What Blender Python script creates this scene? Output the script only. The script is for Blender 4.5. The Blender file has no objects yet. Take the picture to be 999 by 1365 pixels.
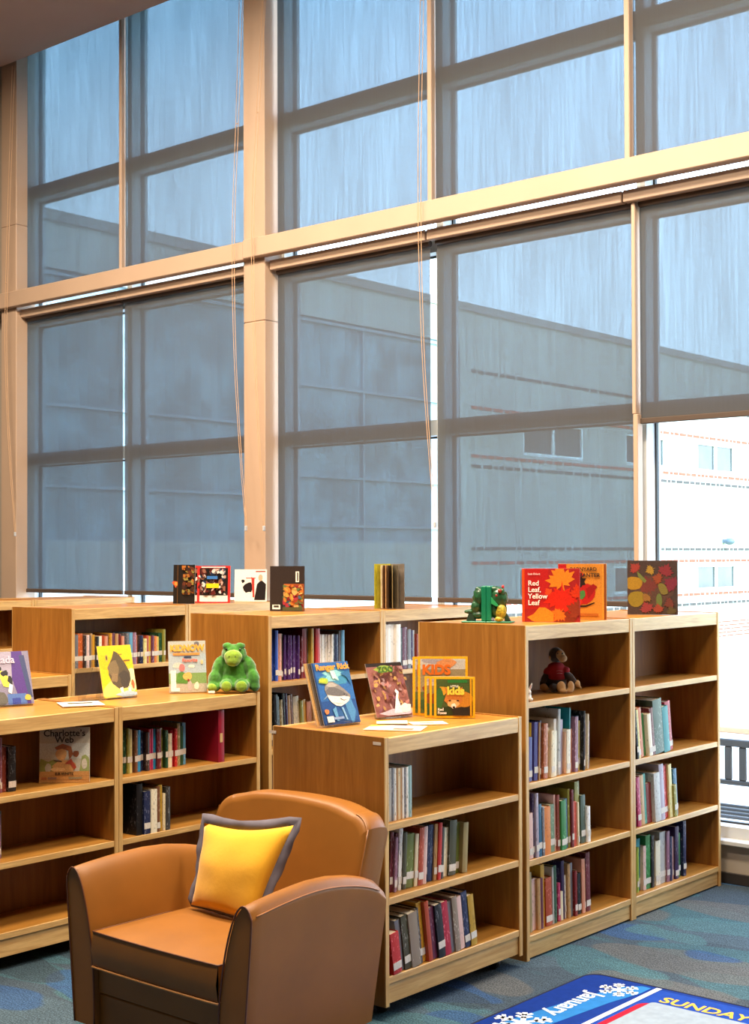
import bpy, bmesh, math, random
from mathutils import Vector, Matrix, noise as mnoise
random.seed(7)
C = bpy.context.scene.collection
PI = math.pi
LAMP = 250; SKY = 9.5; EXPO = 0.0

# ---------------------------------------------------------------- materials
def lin(c):
    if isinstance(c, str):
        c = tuple(int(c[i:i+2], 16) for i in (0, 2, 4))
    return tuple(((v/255)/12.92 if v/255 <= .04045 else ((v/255+.055)/1.055)**2.4) for v in c) + (1,)
def newmat(name):
    m = bpy.data.materials.new(name); m.use_nodes = True
    nt = m.node_tree; nt.nodes.clear()
    out = nt.nodes.new('ShaderNodeOutputMaterial')
    return m, nt, out
def N(nt, t, **kw):
    n = nt.nodes.new(t)
    for k, v in kw.items():
        if k in n.inputs: n.inputs[k].default_value = v
        else: setattr(n, k, v)
    return n
def coords(nt, scale=(1, 1, 1), kind='Object', rot=(0, 0, 0)):
    tc = N(nt, 'ShaderNodeTexCoord'); mp = N(nt, 'ShaderNodeMapping')
    mp.inputs['Scale'].default_value = scale; mp.inputs['Rotation'].default_value = rot
    nt.links.new(tc.outputs[kind], mp.inputs['Vector'])
    return mp.outputs['Vector']
def ramp(nt, src, stops, interp='LINEAR'):
    r = N(nt, 'ShaderNodeValToRGB'); r.color_ramp.interpolation = interp
    e = r.color_ramp.elements
    while len(e) < len(stops): e.new(.5)
    for i, (p_, c) in enumerate(stops):
        e[i].position = p_; e[i].color = c if len(c) == 4 else (*c, 1)
    nt.links.new(src, r.inputs['Fac']); return r.outputs['Color']
def mixc(nt, fac, a, b, mode='MIX'):
    m = N(nt, 'ShaderNodeMix', data_type='RGBA', blend_type=mode)
    for s, v in ((0, fac), (6, a), (7, b)):
        if isinstance(v, (int, float, tuple)): m.inputs[s].default_value = v
        else: nt.links.new(v, m.inputs[s])
    return m.outputs[2]
_M = {}
def plain(col, rough=.6, metal=0, var=.08, vs=9, coat=0, name=None, sheen=0, bump=0, bs=200, spec=.5):
    """simple procedural paint/cloth/plastic: base colour with faint noise variation"""
    key = (str(col), rough, metal, var, vs, coat, sheen, bump, spec)
    if key in _M: return _M[key]
    m, nt, out = newmat(name or 'paint')
    b = N(nt, 'ShaderNodeBsdfPrincipled'); c = lin(col)
    n = N(nt, 'ShaderNodeTexNoise', Scale=vs, Detail=3); nt.links.new(coords(nt), n.inputs['Vector'])
    d = tuple(max(0, v*(1-var)) for v in c[:3]); u = tuple(min(1, v*(1+var)) for v in c[:3])
    nt.links.new(ramp(nt, n.outputs['Fac'], [(.3, d), (.7, u)]), b.inputs['Base Color'])
    b.inputs['Roughness'].default_value = rough; b.inputs['Metallic'].default_value = metal
    b.inputs['Coat Weight'].default_value = coat; b.inputs['Sheen Weight'].default_value = sheen
    b.inputs['Specular IOR Level'].default_value = spec
    if bump:
        n2 = N(nt, 'ShaderNodeTexNoise', Scale=bs, Detail=2); nt.links.new(coords(nt), n2.inputs['Vector'])
        bp_ = N(nt, 'ShaderNodeBump', Strength=bump, Distance=.002); nt.links.new(n2.outputs['Fac'], bp_.inputs['Height'])
        nt.links.new(bp_.outputs['Normal'], b.inputs['Normal'])
    nt.links.new(b.outputs[0], out.inputs[0]); _M[key] = m; return m
def oak(name, a, b_, axis, rough=.35, gs=1.0):
    m, nt, out = newmat(name); b = N(nt, 'ShaderNodeBsdfPrincipled')
    s = {'x': (1.6, 26, 26), 'y': (34, 2.4, 34), 'z': (34, 34, 2.4)}[axis]
    v = coords(nt, tuple(q*gs for q in s))
    oi = N(nt, 'ShaderNodeObjectInfo'); ad = N(nt, 'ShaderNodeVectorMath', operation='ADD')
    ml = N(nt, 'ShaderNodeMath', operation='MULTIPLY'); ml.inputs[1].default_value = 37
    nt.links.new(oi.outputs['Random'], ml.inputs[0]); nt.links.new(v, ad.inputs[0]); nt.links.new(ml.outputs[0], ad.inputs[1])
    n = N(nt, 'ShaderNodeTexNoise', Scale=1.0, Detail=4, Distortion=1.3); nt.links.new(ad.outputs[0], n.inputs['Vector'])
    n2 = N(nt, 'ShaderNodeTexNoise', Scale=7, Detail=2); nt.links.new(ad.outputs[0], n2.inputs['Vector'])
    mid = tuple((p+q)/2 for p, q in zip(lin(a), lin(b_)))
    c = ramp(nt, n.outputs['Fac'], [(.28, lin(a)), (.5, mid), (.66, lin(b_))])
    c = mixc(nt, .16, c, ramp(nt, n2.outputs['Fac'], [(.35, (.4, .34, .28)), (.6, (1, 1, 1))]), 'MULTIPLY')
    nt.links.new(c, b.inputs['Base Color']); b.inputs['Roughness'].default_value = rough
    bp_ = N(nt, 'ShaderNodeBump', Strength=.08, Distance=.001); nt.links.new(n2.outputs['Fac'], bp_.inputs['Height'])
    nt.links.new(bp_.outputs['Normal'], b.inputs['Normal'])
    nt.links.new(b.outputs[0], out.inputs[0]); return m
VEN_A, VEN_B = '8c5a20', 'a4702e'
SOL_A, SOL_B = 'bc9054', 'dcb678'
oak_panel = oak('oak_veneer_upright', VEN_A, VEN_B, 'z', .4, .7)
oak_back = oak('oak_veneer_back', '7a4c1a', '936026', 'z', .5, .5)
oak_edge_z = oak('oak_edging_upright', SOL_A, SOL_B, 'z')
oak_edge_y = oak('oak_edging_level', SOL_A, SOL_B, 'y')
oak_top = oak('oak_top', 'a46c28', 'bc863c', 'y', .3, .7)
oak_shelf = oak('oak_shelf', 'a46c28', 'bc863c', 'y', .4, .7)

def book_mat(col):
    key = ('book', col)
    if key in _M: return _M[key]
    m, nt, out = newmat('book_cloth'); b = N(nt, 'ShaderNodeBsdfPrincipled'); c = lin(col)
    v = coords(nt, (150, 150, 55)); oi = N(nt, 'ShaderNodeObjectInfo')
    ad = N(nt, 'ShaderNodeVectorMath', operation='ADD'); ml = N(nt, 'ShaderNodeMath', operation='MULTIPLY'); ml.inputs[1].default_value = 91
    nt.links.new(oi.outputs['Random'], ml.inputs[0]); nt.links.new(v, ad.inputs[0]); nt.links.new(ml.outputs[0], ad.inputs[1])
    n = N(nt, 'ShaderNodeTexNoise', Scale=1, Detail=2); nt.links.new(ad.outputs[0], n.inputs['Vector'])
    n3 = N(nt, 'ShaderNodeTexNoise', Scale=.09, Detail=1); nt.links.new(ad.outputs[0], n3.inputs['Vector'])
    lum = c[0]*.3+c[1]*.6+c[2]*.1
    alt = tuple(v*.35 for v in c[:3]) if lum > .3 else tuple(min(1, v*1.6+.22) for v in c[:3])
    f = ramp(nt, n.outputs['Fac'], [(.6, (0, 0, 0)), (.64, (.75, .75, .75))])
    f3 = ramp(nt, n3.outputs['Fac'], [(.5, (0, 0, 0)), (.52, (1, 1, 1))])
    fm = mixc(nt, 1.0, f, f3, 'MULTIPLY')
    nt.links.new(mixc(nt, fm, c, (*alt, 1)), b.inputs['Base Color'])
    b.inputs['Roughness'].default_value = .38
    nt.links.new(b.outputs[0], out.inputs[0]); _M[key] = m; return m
paper = plain('e9dfc8', .8, var=.05, vs=60, name='paper')
paperlabel = plain('d4ccc0', .6, var=.1, vs=120, name='label_paper')
def glassy(name, tint=(1, 1, 1), refl=.08, rough=.02):
    m, nt, out = newmat(name)
    t = N(nt, 'ShaderNodeBsdfTransparent'); t.inputs[0].default_value = (*tint, 1)
    g = N(nt, 'ShaderNodeBsdfGlossy', Roughness=rough)
    lw = N(nt, 'ShaderNodeLayerWeight', Blend=.25)
    mm = N(nt, 'ShaderNodeMath', operation='MULTIPLY'); mm.inputs[1].default_value = refl*5
    nt.links.new(lw.outputs['Fresnel'], mm.inputs[0])
    x = N(nt, 'ShaderNodeMixShader'); nt.links.new(mm.outputs[0], x.inputs[0])
    nt.links.new(t.outputs[0], x.inputs[1]); nt.links.new(g.outputs[0], x.inputs[2]); nt.links.new(x.outputs[0], out.inputs[0])
    return m
glass = glassy('window_glass', (.97, .985, .98), .06)
acrylic = glassy('clear_acrylic', (.9, .91, .92), .12)
def shade_mat():
    m, nt, out = newmat('blind_mesh_cloth')
    v = coords(nt, (70, 1, 2.2)); n = N(nt, 'ShaderNodeTexNoise', Scale=1, Detail=5); nt.links.new(v, n.inputs['Vector'])
    v2 = coords(nt, (5, 1, .7)); n2 = N(nt, 'ShaderNodeTexNoise', Scale=1, Detail=3); nt.links.new(v2, n2.inputs['Vector'])
    v3 = coords(nt, (180, 1, 190)); n3 = N(nt, 'ShaderNodeTexNoise', Scale=1, Detail=1); nt.links.new(v3, n3.inputs['Vector'])
    def mr(src, lo, hi):
        r = N(nt, 'ShaderNodeMapRange'); r.inputs['From Min'].default_value = .3; r.inputs['From Max'].default_value = .7
        r.inputs['To Min'].default_value = lo; r.inputs['To Max'].default_value = hi; nt.links.new(src, r.inputs['Value']); return r.outputs[0]
    a = N(nt, 'ShaderNodeMath', operation='MULTIPLY'); b_ = N(nt, 'ShaderNodeMath', operation='MULTIPLY'); c = N(nt, 'ShaderNodeMath', operation='MULTIPLY')
    nt.links.new(mr(n.outputs['Fac'], .74, 1.26), a.inputs[0]); nt.links.new(mr(n2.outputs['Fac'], .85, 1.15), a.inputs[1])
    nt.links.new(a.outputs[0], b_.inputs[0]); nt.links.new(mr(n3.outputs['Fac'], .72, 1.28), b_.inputs[1])
    nt.links.new(b_.outputs[0], c.inputs[0]); c.inputs[1].default_value = SHADE_OPEN
    t = N(nt, 'ShaderNodeBsdfTransparent'); t.inputs[0].default_value = (.58, .86, 1, 1)
    d = N(nt, 'ShaderNodeBsdfDiffuse'); d.inputs[0].default_value = SHADE_COL
    tr = N(nt, 'ShaderNodeBsdfTranslucent'); tr.inputs[0].default_value = (.06, .085, .10, 1)
    x = N(nt, 'ShaderNodeMixShader'); x.inputs[0].default_value = .25
    nt.links.new(d.outputs[0], x.inputs[1]); nt.links.new(tr.outputs[0], x.inputs[2])
    y = N(nt, 'ShaderNodeMixShader'); nt.links.new(c.outputs[0], y.inputs[0])
    nt.links.new(x.outputs[0], y.inputs[1]); nt.links.new(t.outputs[0], y.inputs[2]); nt.links.new(y.outputs[0], out.inputs[0])
    return m
SHADE_OPEN = .078; SHADE_COL = (.100, .092, .086, 1)
shade = shade_mat()
tan = plain('b89d86', .5, var=.03, vs=3, name='tan_painted_metal')
tan_dark = plain('4e4036', .5, var=.03, name='brown_rail')
frame_m = plain('cfd2d2', .45, var=.03, name='window_frame_paint')
gasket = plain('2a2c2c', .6, name='window_gasket')
wall_m = plain('a89c8c', .85, var=.03, vs=4, name='wall_paint')
ceil_m = plain('c4a494', .9, var=.02, vs=3, name='ceiling_paint')
base_m = plain('2b2522', .6, name='vinyl_base')
def carpet_mat():
    m, nt, out = newmat('patterned_carpet'); b = N(nt, 'ShaderNodeBsdfPrincipled')
    v = coords(nt, (1, 1, 1))
    c = lin('42505c')
    # overlapping crescent patches, each layer from a stretched, warped cell pattern
    for k, (sc_, rot, st, col, lo) in enumerate(((1.3, .5, (1, 2.2, 1), '4c5f6c', .30), (1.7, -.6, (1, 2.4, 1), '42646e', .26), (1.1, 1.1, (1, 2.6, 1), '5c5e5e', .26), (1.5, .1, (1, 2.4, 1), '34527c', .26), (1.4, -1.2, (1, 2.6, 1), '38444e', .22), (1.9, .8, (1, 2.2, 1), '4a6c74', .22))):
        n0 = N(nt, 'ShaderNodeTexNoise', Scale=1.4+.3*k, Detail=1); nt.links.new(v, n0.inputs['Vector'])
        mv = mixc(nt, .22, v, n0.outputs['Color'])
        mp = N(nt, 'ShaderNodeMapping'); mp.inputs['Scale'].default_value = st; mp.inputs['Rotation'].default_value = (0, 0, rot); mp.inputs['Location'].default_value = (k*3.7, k*1.9, 0)
        nt.links.new(mv, mp.inputs['Vector'])
        q = N(nt, 'ShaderNodeTexVoronoi', Scale=sc_); nt.links.new(mp.outputs[0], q.inputs['Vector'])
        f = ramp(nt, q.outputs['Distance'], [(lo+.14, (.75, .75, .75)), (lo+.16, (0, 0, 0))])
        c = mixc(nt, f, c, lin(col))
    n = N(nt, 'ShaderNodeTexNoise', Scale=150, Detail=3); nt.links.new(v, n.inputs['Vector'])
    c = mixc(nt, .85, c, ramp(nt, n.outputs['Fac'], [(.36, (.35, .35, .35)), (.64, (1.5, 1.5, 1.5))]), 'MULTIPLY')
    mp = N(nt, 'ShaderNodeMapping'); mp.inputs['Scale'].default_value = (14, 150, 1); mp.inputs['Rotation'].default_value = (0, 0, .6); nt.links.new(v, mp.inputs['Vector'])
    n4 = N(nt, 'ShaderNodeTexNoise', Scale=1, Detail=1); nt.links.new(mp.outputs[0], n4.inputs['Vector'])
    c = mixc(nt, .35, c, ramp(nt, n4.outputs['Fac'], [(.4, (.5, .5, .5)), (.6, (1.2, 1.2, 1.2))]), 'MULTIPLY')
    nt.links.new(c, b.inputs['Base Color']); b.inputs['Roughness'].default_value = .95; b.inputs['Specular IOR Level'].default_value = .1
    bp_ = N(nt, 'ShaderNodeBump', Strength=.5, Distance=.004); nt.links.new(n.outputs['Fac'], bp_.inputs['Height']); nt.links.new(bp_.outputs['Normal'], b.inputs['Normal'])
    nt.links.new(b.outputs[0], out.inputs[0]); return m
carpet = carpet_mat()
leather = plain('86551e', .44, var=.10, vs=5, name='tan_leather', bump=.12, bs=380, spec=.32)
wall_far = plain('6a5644', .9, var=.05, name='brown_wall_paint')
welt = plain('5a3014', .5, name='dark_leather_piping')

# ---------------------------------------------------------------- mesh helpers
def box(bm, x0, x1, y0, y1, z0, z1, bev=0, mi=0, M=None, seg=1):
    vs = [bm.verts.new((x, y, z)) for x in (x0, x1) for y in (y0, y1) for z in (z0, z1)]
    fs = [bm.faces.new([vs[i] for i in f]) for f in ((0, 1, 3, 2), (4, 6, 7, 5), (0, 4, 5, 1), (2, 3, 7, 6), (0, 2, 6, 4), (1, 5, 7, 3))]
    for f in fs: f.material_index = mi
    allv = set(vs)
    if bev:
        es = list({e for f in fs for e in f.edges})
        r = bmesh.ops.bevel(bm, geom=es, offset=bev, segments=seg, affect='EDGES', profile=.5, material=-1)
        allv = {v for f in r['faces'] for v in f.verts} | {v for v in allv if v.is_valid}
        for f in r['faces']: f.material_index = mi
    if M is not None:
        for v in allv: v.co = M @ v.co
    return list(allv)
def prism(bm, pts, a0, a1, axis='y', mi=0, M=None):
    """extrude a 2D outline (list of (p,q)) between a0 and a1 along an axis"""
    def P(p_, q, a):
        v = {'y': (p_, a, q), 'x': (a, p_, q), 'z': (p_, q, a)}[axis]
        return M @ Vector(v) if M is not None else Vector(v)
    A = [bm.verts.new(P(p_, q, a0)) for p_, q in pts]; B = [bm.verts.new(P(p_, q, a1)) for p_, q in pts]
    n = len(pts); fs = [bm.faces.new(A), bm.faces.new(B[::-1])]
    for i in range(n): fs.append(bm.faces.new([A[i], B[i], B[(i+1) % n], A[(i+1) % n]]))
    for f in fs: f.material_index = mi
    return fs
def tube(bm, pts, r, seg=8, mi=0, closed=False):
    pts = [Vector(q) for q in pts]; rings = []
    for i, q in enumerate(pts):
        a = pts[i-1] if (i or closed) else q; b = pts[(i+1) % len(pts)] if (i < len(pts)-1 or closed) else q
        d = (b-a).normalized() if (b-a).length > 1e-9 else Vector((0, 0, 1))
        up = Vector((0, 0, 1)) if abs(d.z) < .9 else Vector((1, 0, 0))
        s = d.cross(up).normalized(); t = s.cross(d); rr = r[i] if isinstance(r, (list, tuple)) else r
        rings.append([bm.verts.new(q+s*rr*math.cos(2*PI*k/seg)+t*rr*math.sin(2*PI*k/seg)) for k in range(seg)])
    m = len(rings)
    for i in range(m if closed else m-1):
        A, B = rings[i], rings[(i+1) % m]
        for k in range(seg):
            f = bm.faces.new([A[k], A[(k+1) % seg], B[(k+1) % seg], B[k]]); f.material_index = mi; f.smooth = True
    if not closed:
        bm.faces.new(rings[0][::-1]).material_index = mi; bm.faces.new(rings[-1]).material_index = mi
def ball(bm, c, r, mi=0, sub=2, rot=None):
    rr = (r, r, r) if isinstance(r, (int, float)) else r
    v = bmesh.ops.create_icosphere(bm, subdivisions=sub, radius=1)['verts']
    M = Matrix.Translation(c) @ (rot.to_matrix().to_4x4() if rot else Matrix()) @ Matrix.Diagonal((*rr, 1))
    fs = {f for q in v for f in q.link_faces}
    for q in v: q.co = M @ q.co
    for f in fs: f.material_index = mi; f.smooth = True
def obj(name, bm, mats, parent=None, loc=None, rot=None, smooth=False):
    me = bpy.data.meshes.new(name); bmesh.ops.recalc_face_normals(bm, faces=bm.faces[:]); bm.to_mesh(me); bm.free()
    for m in (mats if isinstance(mats, (list, tuple)) else [mats]): me.materials.append(m)
    if smooth:
        for f in me.polygons: f.use_smooth = True
    o = bpy.data.objects.new(name, me); C.objects.link(o)
    if parent: o.parent = parent
    if loc: o.location = loc
    if rot: o.rotation_euler = rot
    return o
def BM(): return bmesh.new()
def tag(o, label, cat, group=None, kind=None):
    n = len(label.split())
    if not 4 <= n <= 16: print('LABEL LENGTH', n, label)
    o['label'] = label; o['category'] = cat
    if group: o['group'] = group
    if kind: o['kind'] = kind
    return o
def thing(name, label, cat, loc=(0, 0, 0), rz=0, group=None, rx=0):
    o = bpy.data.objects.new(name, None); C.objects.link(o); o.empty_display_size = .05
    o.location = loc; o.rotation_euler = (rx, 0, rz); tag(o, label, cat, group); return o
def struct(name, bm, m, parent=None):
    o = obj(name, bm, m, parent)
    if parent is None: o['kind'] = 'structure'
    return o
def copy_tree(o, parent=None):
    c = o.copy(); C.objects.link(c)
    if parent: c.parent = parent
    for ch in list(o.children): copy_tree(ch, c)
    return c
def text_mesh(name, body, size, mat, parent, loc, rot=(PI/2, 0, 0), off=0.0, align='LEFT', sx=1.0, shear=0, ext=.0004, space=1.0):
    cu = bpy.data.curves.new(name, 'FONT'); cu.body = body; cu.size = size; cu.offset = off; cu.extrude = ext
    cu.align_x = align; cu.shear = shear; cu.space_line = .92; cu.resolution_u = 3; cu.space_character = space
    t = bpy.data.objects.new(name, cu); C.objects.link(t)
    dg = bpy.context.evaluated_depsgraph_get(); me = bpy.data.meshes.new_from_object(t.evaluated_get(dg))
    bpy.data.objects.remove(t); me.materials.clear(); me.materials.append(mat)
    o = bpy.data.objects.new(name, me); C.objects.link(o); o.parent = parent; o.location = loc; o.rotation_euler = rot; o.scale = (sx, 1, 1)
    return o
# ---------------------------------------------------------------- the room
YW = 7.042; CEIL = 7.0; CZ = 5.974
bm = BM(); box(bm, -14, 4, -5, 7.45, -.12, 0); struct('floor', bm, carpet)
bm = BM(); prism(bm, [(-5, CZ), (6.9, CZ), (6.9, CEIL), (7.45, CEIL), (7.45, CEIL+.2), (-5, CEIL+.2)], -14, 4, 'x'); struct('ceiling', bm, ceil_m)
bm = BM(); box(bm, -14, 4, 7.06, 7.30, 0, .212); box(bm, -1.05, 4, 7.06, 7.3, .212, CEIL); box(bm, -14, -10.12, 7.06, 7.3, .212, CEIL); struct('wall_back', bm, wall_m)
bm = BM(); box(bm, -14.15, -14, -5, 7.45, 0, CEIL); struct('wall_left', bm, wall_far)
bm = BM(); box(bm, 4, 4.15, -5, 7.45, 0, CEIL); struct('wall_right', bm, wall_far)
bm = BM(); box(bm, -14, 4, -5.15, -5, 0, CEIL); struct('wall_front', bm, wall_far)
bm = BM(); box(bm, -14, 4, 7.045, 7.06, 0, .06, .003); struct('baseboard_back', bm, base_m)
bm = BM(); box(bm, -10.12, -1.05, 7.022, 7.3, .212, .238, .004); struct('trim_1', bm, frame_m)           # window sill
# wide columns in front of the glazing, each with one horizontal joint
def column(x0, x1, zj, name):
    bm = BM(); box(bm, x0, x1, 6.93, 7.12, 0, zj, .004); box(bm, x0, x1, 6.93, 7.12, zj+.006, CEIL, .004); box(bm, x0+.006, x1-.006, 6.936, 7.1, zj-.01, zj+.02)
    struct(name, bm, tan)
column(-10.14, -9.925, 4.60, 'trim_2'); column(-7.176, -6.962, 3.455, 'trim_3'); column(-2.66, -2.44, 3.45, 'trim_4')
# the big horizontal beam in two lengths, meeting on the column
bm = BM(); box(bm, -7.13, 2, 6.875, 6.955, 3.905, 4.040, .006); struct('trim_5', bm, tan)
bm = BM(); box(bm, -12, -7.138, 6.885, 6.955, 3.900, 4.032, .006); struct('trim_6', bm, tan)
# pocket trims below the beam
for i, (a, b) in enumerate(((-9.92, -8.66), (-8.655, -7.18), (-6.955, -5.555), (-5.54, -4.11), (-4.10, -2.67))):
    bm = BM(); box(bm, a, b, 6.972, 7.03, 3.818, 3.886, .004); struct('trim_%d' % (7+i), bm, tan)
# narrow mullion covers between blinds
for i, (x, w, z0, z1) in enumerate(((-8.643, .03, 4.0, CEIL), (-5.535, .034, 4.0, CEIL), (-4.087, .034, 4.0, CEIL), (-4.052, .024, 2.60, 3.82), (-4.044, .030, .238, 2.60))):
    bm = BM(); box(bm, x-w/2, x+w/2, 7.0, 7.06, z0, z1, .004); struct('trim_%d' % (12+i), bm, tan)
# glazing: one window unit for each bay, frame + panes
bays = [(-10.0, -8.645), (-8.645, -7.19), (-6.96, -5.53), (-5.53, -4.055), (-4.055, -2.64), (-2.46, -1.05)]
FY0, FY1 = 7.10, 7.26
for k, (a, b) in enumerate(bays):
    bm = BM(); w = .028
    box(bm, a+.0005, a+w, FY0, FY1, .238, CEIL); box(bm, b-w, b-.0005, FY0, FY1, .238, CEIL)
    for z0, z1 in ((.238, .30), (2.575, 2.675), (3.765, 3.90), (4.02, 4.10), (4.84, 4.955), (6.2, 6.3)):
        box(bm, a+w, b-w, FY0, FY1, z0, z1)
    f = struct('window_%d' % (k+1), bm, frame_m)
    for z0, z1 in ((.30, 2.575), (2.675, 3.765), (3.90, 4.02), (4.10, 4.84), (4.955, 6.2), (6.3, CEIL)):
        bm = BM(); box(bm, a+w, b-w, 7.205, 7.213, z0, z1); obj('window_pane', bm, glass, f)
        bm = BM()
        for x0, x1 in ((a+w, a+w+.010), (b-w-.010, b-w)): box(bm, x0, x1, 7.195, 7.222, z0, z1)
        box(bm, a+w+.010, b-w-.010, 7.195, 7.222, z1-.010, z1); box(bm, a+w+.010, b-w-.010, 7.195, 7.222, z0, z0+.010)
        obj('pane_gasket', bm, gasket, f)
# roller blinds
BL = [(-9.985, -8.662, 4.0, CEIL-.01, 'tall upper blind at the far left, next to the ceiling slope'),
      (-8.625, -7.215, 4.0, CEIL-.01, 'tall upper blind just left of the wide tan column'),
      (-6.94, -5.555, 4.0, CEIL-.01, 'tall upper blind just right of the wide tan column'),
      (-5.515, -4.107, 4.0, CEIL-.01, 'upper blind above the red picture books'),
      (-4.068, -2.68, 4.0, CEIL-.01, 'upper blind at the top right corner of the wall'),
      (-9.985, -8.662, 1.496, 3.84, 'lower blind at the far left under the beam'),
      (-8.635, -7.215, 1.496, 3.84, 'lower blind just left of the wide tan column'),
      (-6.94, -5.562, 1.496, 3.84, 'lower blind just right of the wide tan column'),
      (-5.508, -4.068, 1.496, 3.84, 'lower blind behind the frog bookends and red picture books'),
      (-4.03, -2.68, 2.545, 3.84, 'raised lower blind above the bare bright window pane')]
EXTRA = [(-2.42, -1.07, 2.545, 3.84), (-2.42, -1.07, 4.0, CEIL-.01)]
for a, b, z0, z1, lab in BL+[(*q, ('raised' if q[2] < 3 else 'upper')+' blind in the next bay to the right') for q in EXTRA]:
    bm = BM()
    nx = 24
    cols = []
    for i in range(nx+1):
        x = a+(b-a)*i/nx
        cols.append([bm.verts.new((x, YW+.0018*math.sin(i*1.3+a), z)) for z in (z0+.03, z1)])
    for i in range(nx): bm.faces.new([cols[i][0], cols[i+1][0], cols[i+1][1], cols[i][1]])
    t = thing('roller_blind', 'grey mesh '+lab, 'window blind', ((a+b)/2, YW, z0), group='mesh roller blinds on the window wall')
    for q in bm.verts: q.co -= Vector(((a+b)/2, YW, z0))
    obj('blind_cloth', bm, shade, t)
    bm = BM(); w = (b-a)/2; box(bm, -w, w, -.012, .010, 0, .032, .004); obj('bottom_rail', bm, tan_dark, t)
    bm = BM(); tube(bm, [(-w, 0, z1-z0-.03), (w, 0, z1-z0-.03)], .022, 10); obj('roller_tube', bm, tan_dark, t)
# bead chains that work the blinds
chain_m = plain('c9a27c', .5, name='bead_chain'); 
CH = [([(-7.116, 5.744), (-7.157, 4.869), (-7.205, 4.1), (-7.192, 3.3), (-7.140, 2.6), (-7.074, 2.004)], 'blind chain hanging left of the wide column'),
      ([(-6.883, 5.682), (-6.948, 4.906), (-7.007, 4.202), (-6.998, 3.461), (-6.952, 2.694), (-6.895, 2.001)], 'blind chain hanging in front of the wide column'),
      ([(-5.455, 5.95), (-5.471, 5.31), (-5.505, 4.124), (-5.482, 3.171), (-5.440, 2.6), (-5.383, 2.0)], 'blind chain hanging over the bright gap at mid wall'),
      ([(-9.856, 5.91), (-9.957, 4.101), (-9.967, 3.451), (-9.913, 2.69), (-9.827, 1.998)], 'blind chain hanging at the far left column')]
for pts, lab in CH:
    x0, z0 = pts[-1]; t = thing('blind_chain', 'thin pale looped '+lab, 'blind cord', (x0, 6.85, z0), group='looped chains of the roller blinds')
    bm = BM(); up = [Vector((x-x0, 0, z-z0)) for x, z in pts]
    # smooth by subdivision
    def smo(P):
        for _ in range(2):
            Q = [P[0]]
            for i in range(len(P)-1): Q += [P[i]*.75+P[i+1]*.25, P[i]*.25+P[i+1]*.75]
            Q.append(P[-1]); P = Q
        return P
    s = smo(up); n = len(s)
    A = [q+Vector((-.011*(1-i/n)-.003, 0, 0)) for i, q in enumerate(s)]; B = [q+Vector((.011*(1-i/n)+.003, .005, 0)) for i, q in enumerate(s)]
    tube(bm, A+B[::-1], .0021, 6); obj('chain', bm, chain_m, t)
    bm = BM(); box(bm, -.009, .009, -.008, .008, -.03, .005, .003); obj('tension_device', bm, plain('b9bcc0', .4, name='grey_plastic'), t)
    bm = BM(); ball(bm, (up[1].x, 0, up[1].z), .006, sub=1); obj('chain_connector', bm, chain_m, t)

# ---------------------------------------------------------------- outside
concrete = plain('c8c4bc', .9, var=.04, vs=2, name='patio_concrete'); brick_w = plain('b4b6b2', .9, var=.04, vs=3, name='pale_brick')
brick_r = plain('b5503c', .9, var=.2, vs=14, name='red_brick'); brick_k = plain('4a4644', .9, var=.3, vs=14, name='dark_brick')
bm = BM(); box(bm, -60, 30, 7.45, 17.5, -.8, -.6); o = struct('ground', bm, concrete)
def grass_mat():
    m, nt, out = newmat('lawn'); b = N(nt, 'ShaderNodeBsdfPrincipled'); n = N(nt, 'ShaderNodeTexNoise', Scale=6, Detail=6); nt.links.new(coords(nt), n.inputs['Vector'])
    nt.links.new(ramp(nt, n.outputs['Fac'], [(.3, lin('93a85c')), (.7, lin('c9cf95'))]), b.inputs['Base Color']); b.inputs['Roughness'].default_value = .95
    nt.links.new(b.outputs[0], out.inputs[0]); return m
bm = BM(); box(bm, -18.2, 30, 17.5, 90, -.8, -.6); o = obj('lawn', bm, grass_mat()); tag(o, 'pale sunlit lawn between patio and brick building', 'grass', kind='stuff')
bm = BM(); box(bm, -17.9, 30, 17.3, 17.5, -.6, -.52, .01); o = obj('kerb', bm, plain('b98f6a', .9, name='kerb_stone')); tag(o, 'low tan kerb edging the lawn outside', 'kerb')
FX = -18.3
bld = thing('school_building', 'two storey pale brick building wing seen through windows and blinds', 'building', (FX, 30, -.6))
def L(x, y, z): return (x-FX, y-30, z+.6)
def bbox(bm, x0, x1, y0, y1, z0, z1, mi=0): box(bm, x0-FX, x1-FX, y0-30, y1-30, z0+.6, z1+.6, mi=mi)
wins = [(35.05, 37.35, 4.1, 4.92), (31.2, 33.3, 4.1, 4.92), (26.6, 29.2, 4.1, 4.92), (35.0, 37.4, .8, 1.52), (30.6, 33.2, .8, 1.52), (26.4, 29.0, .8, 1.52), (39.5, 41.8, 4.1, 4.92), (39.5, 41.8, .8, 1.52)]
big = [(8.6, 24.2, 2.05, 6.4)]
bm = BM()
ys = sorted({8, 60} | {w[0] for w in wins+big} | {w[1] for w in wins+big}); zs = sorted({-.6, 7.15} | {w[2] for w in wins+big} | {w[3] for w in wins+big})
for i in range(len(ys)-1):
    for j in range(len(zs)-1):
        cy, cz = (ys[i]+ys[i+1])/2, (zs[j]+zs[j+1])/2
        if any(w[0] < cy < w[1] and w[2] < cz < w[3] for w in wins+big): continue
        bbox(bm, FX-.3, FX, ys[i], ys[i+1], zs[j], zs[j+1])
bbox(bm, FX-9, FX-.3, 8, 8.3, -.6, 7.15); bbox(bm, FX-9, FX-.3, 59.7, 60, -.6, 7.15); bbox(bm, FX-9, FX-8.7, 8.3, 59.7, -.6, 7.15)
obj('wall', bm, brick_w, bld)
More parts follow.
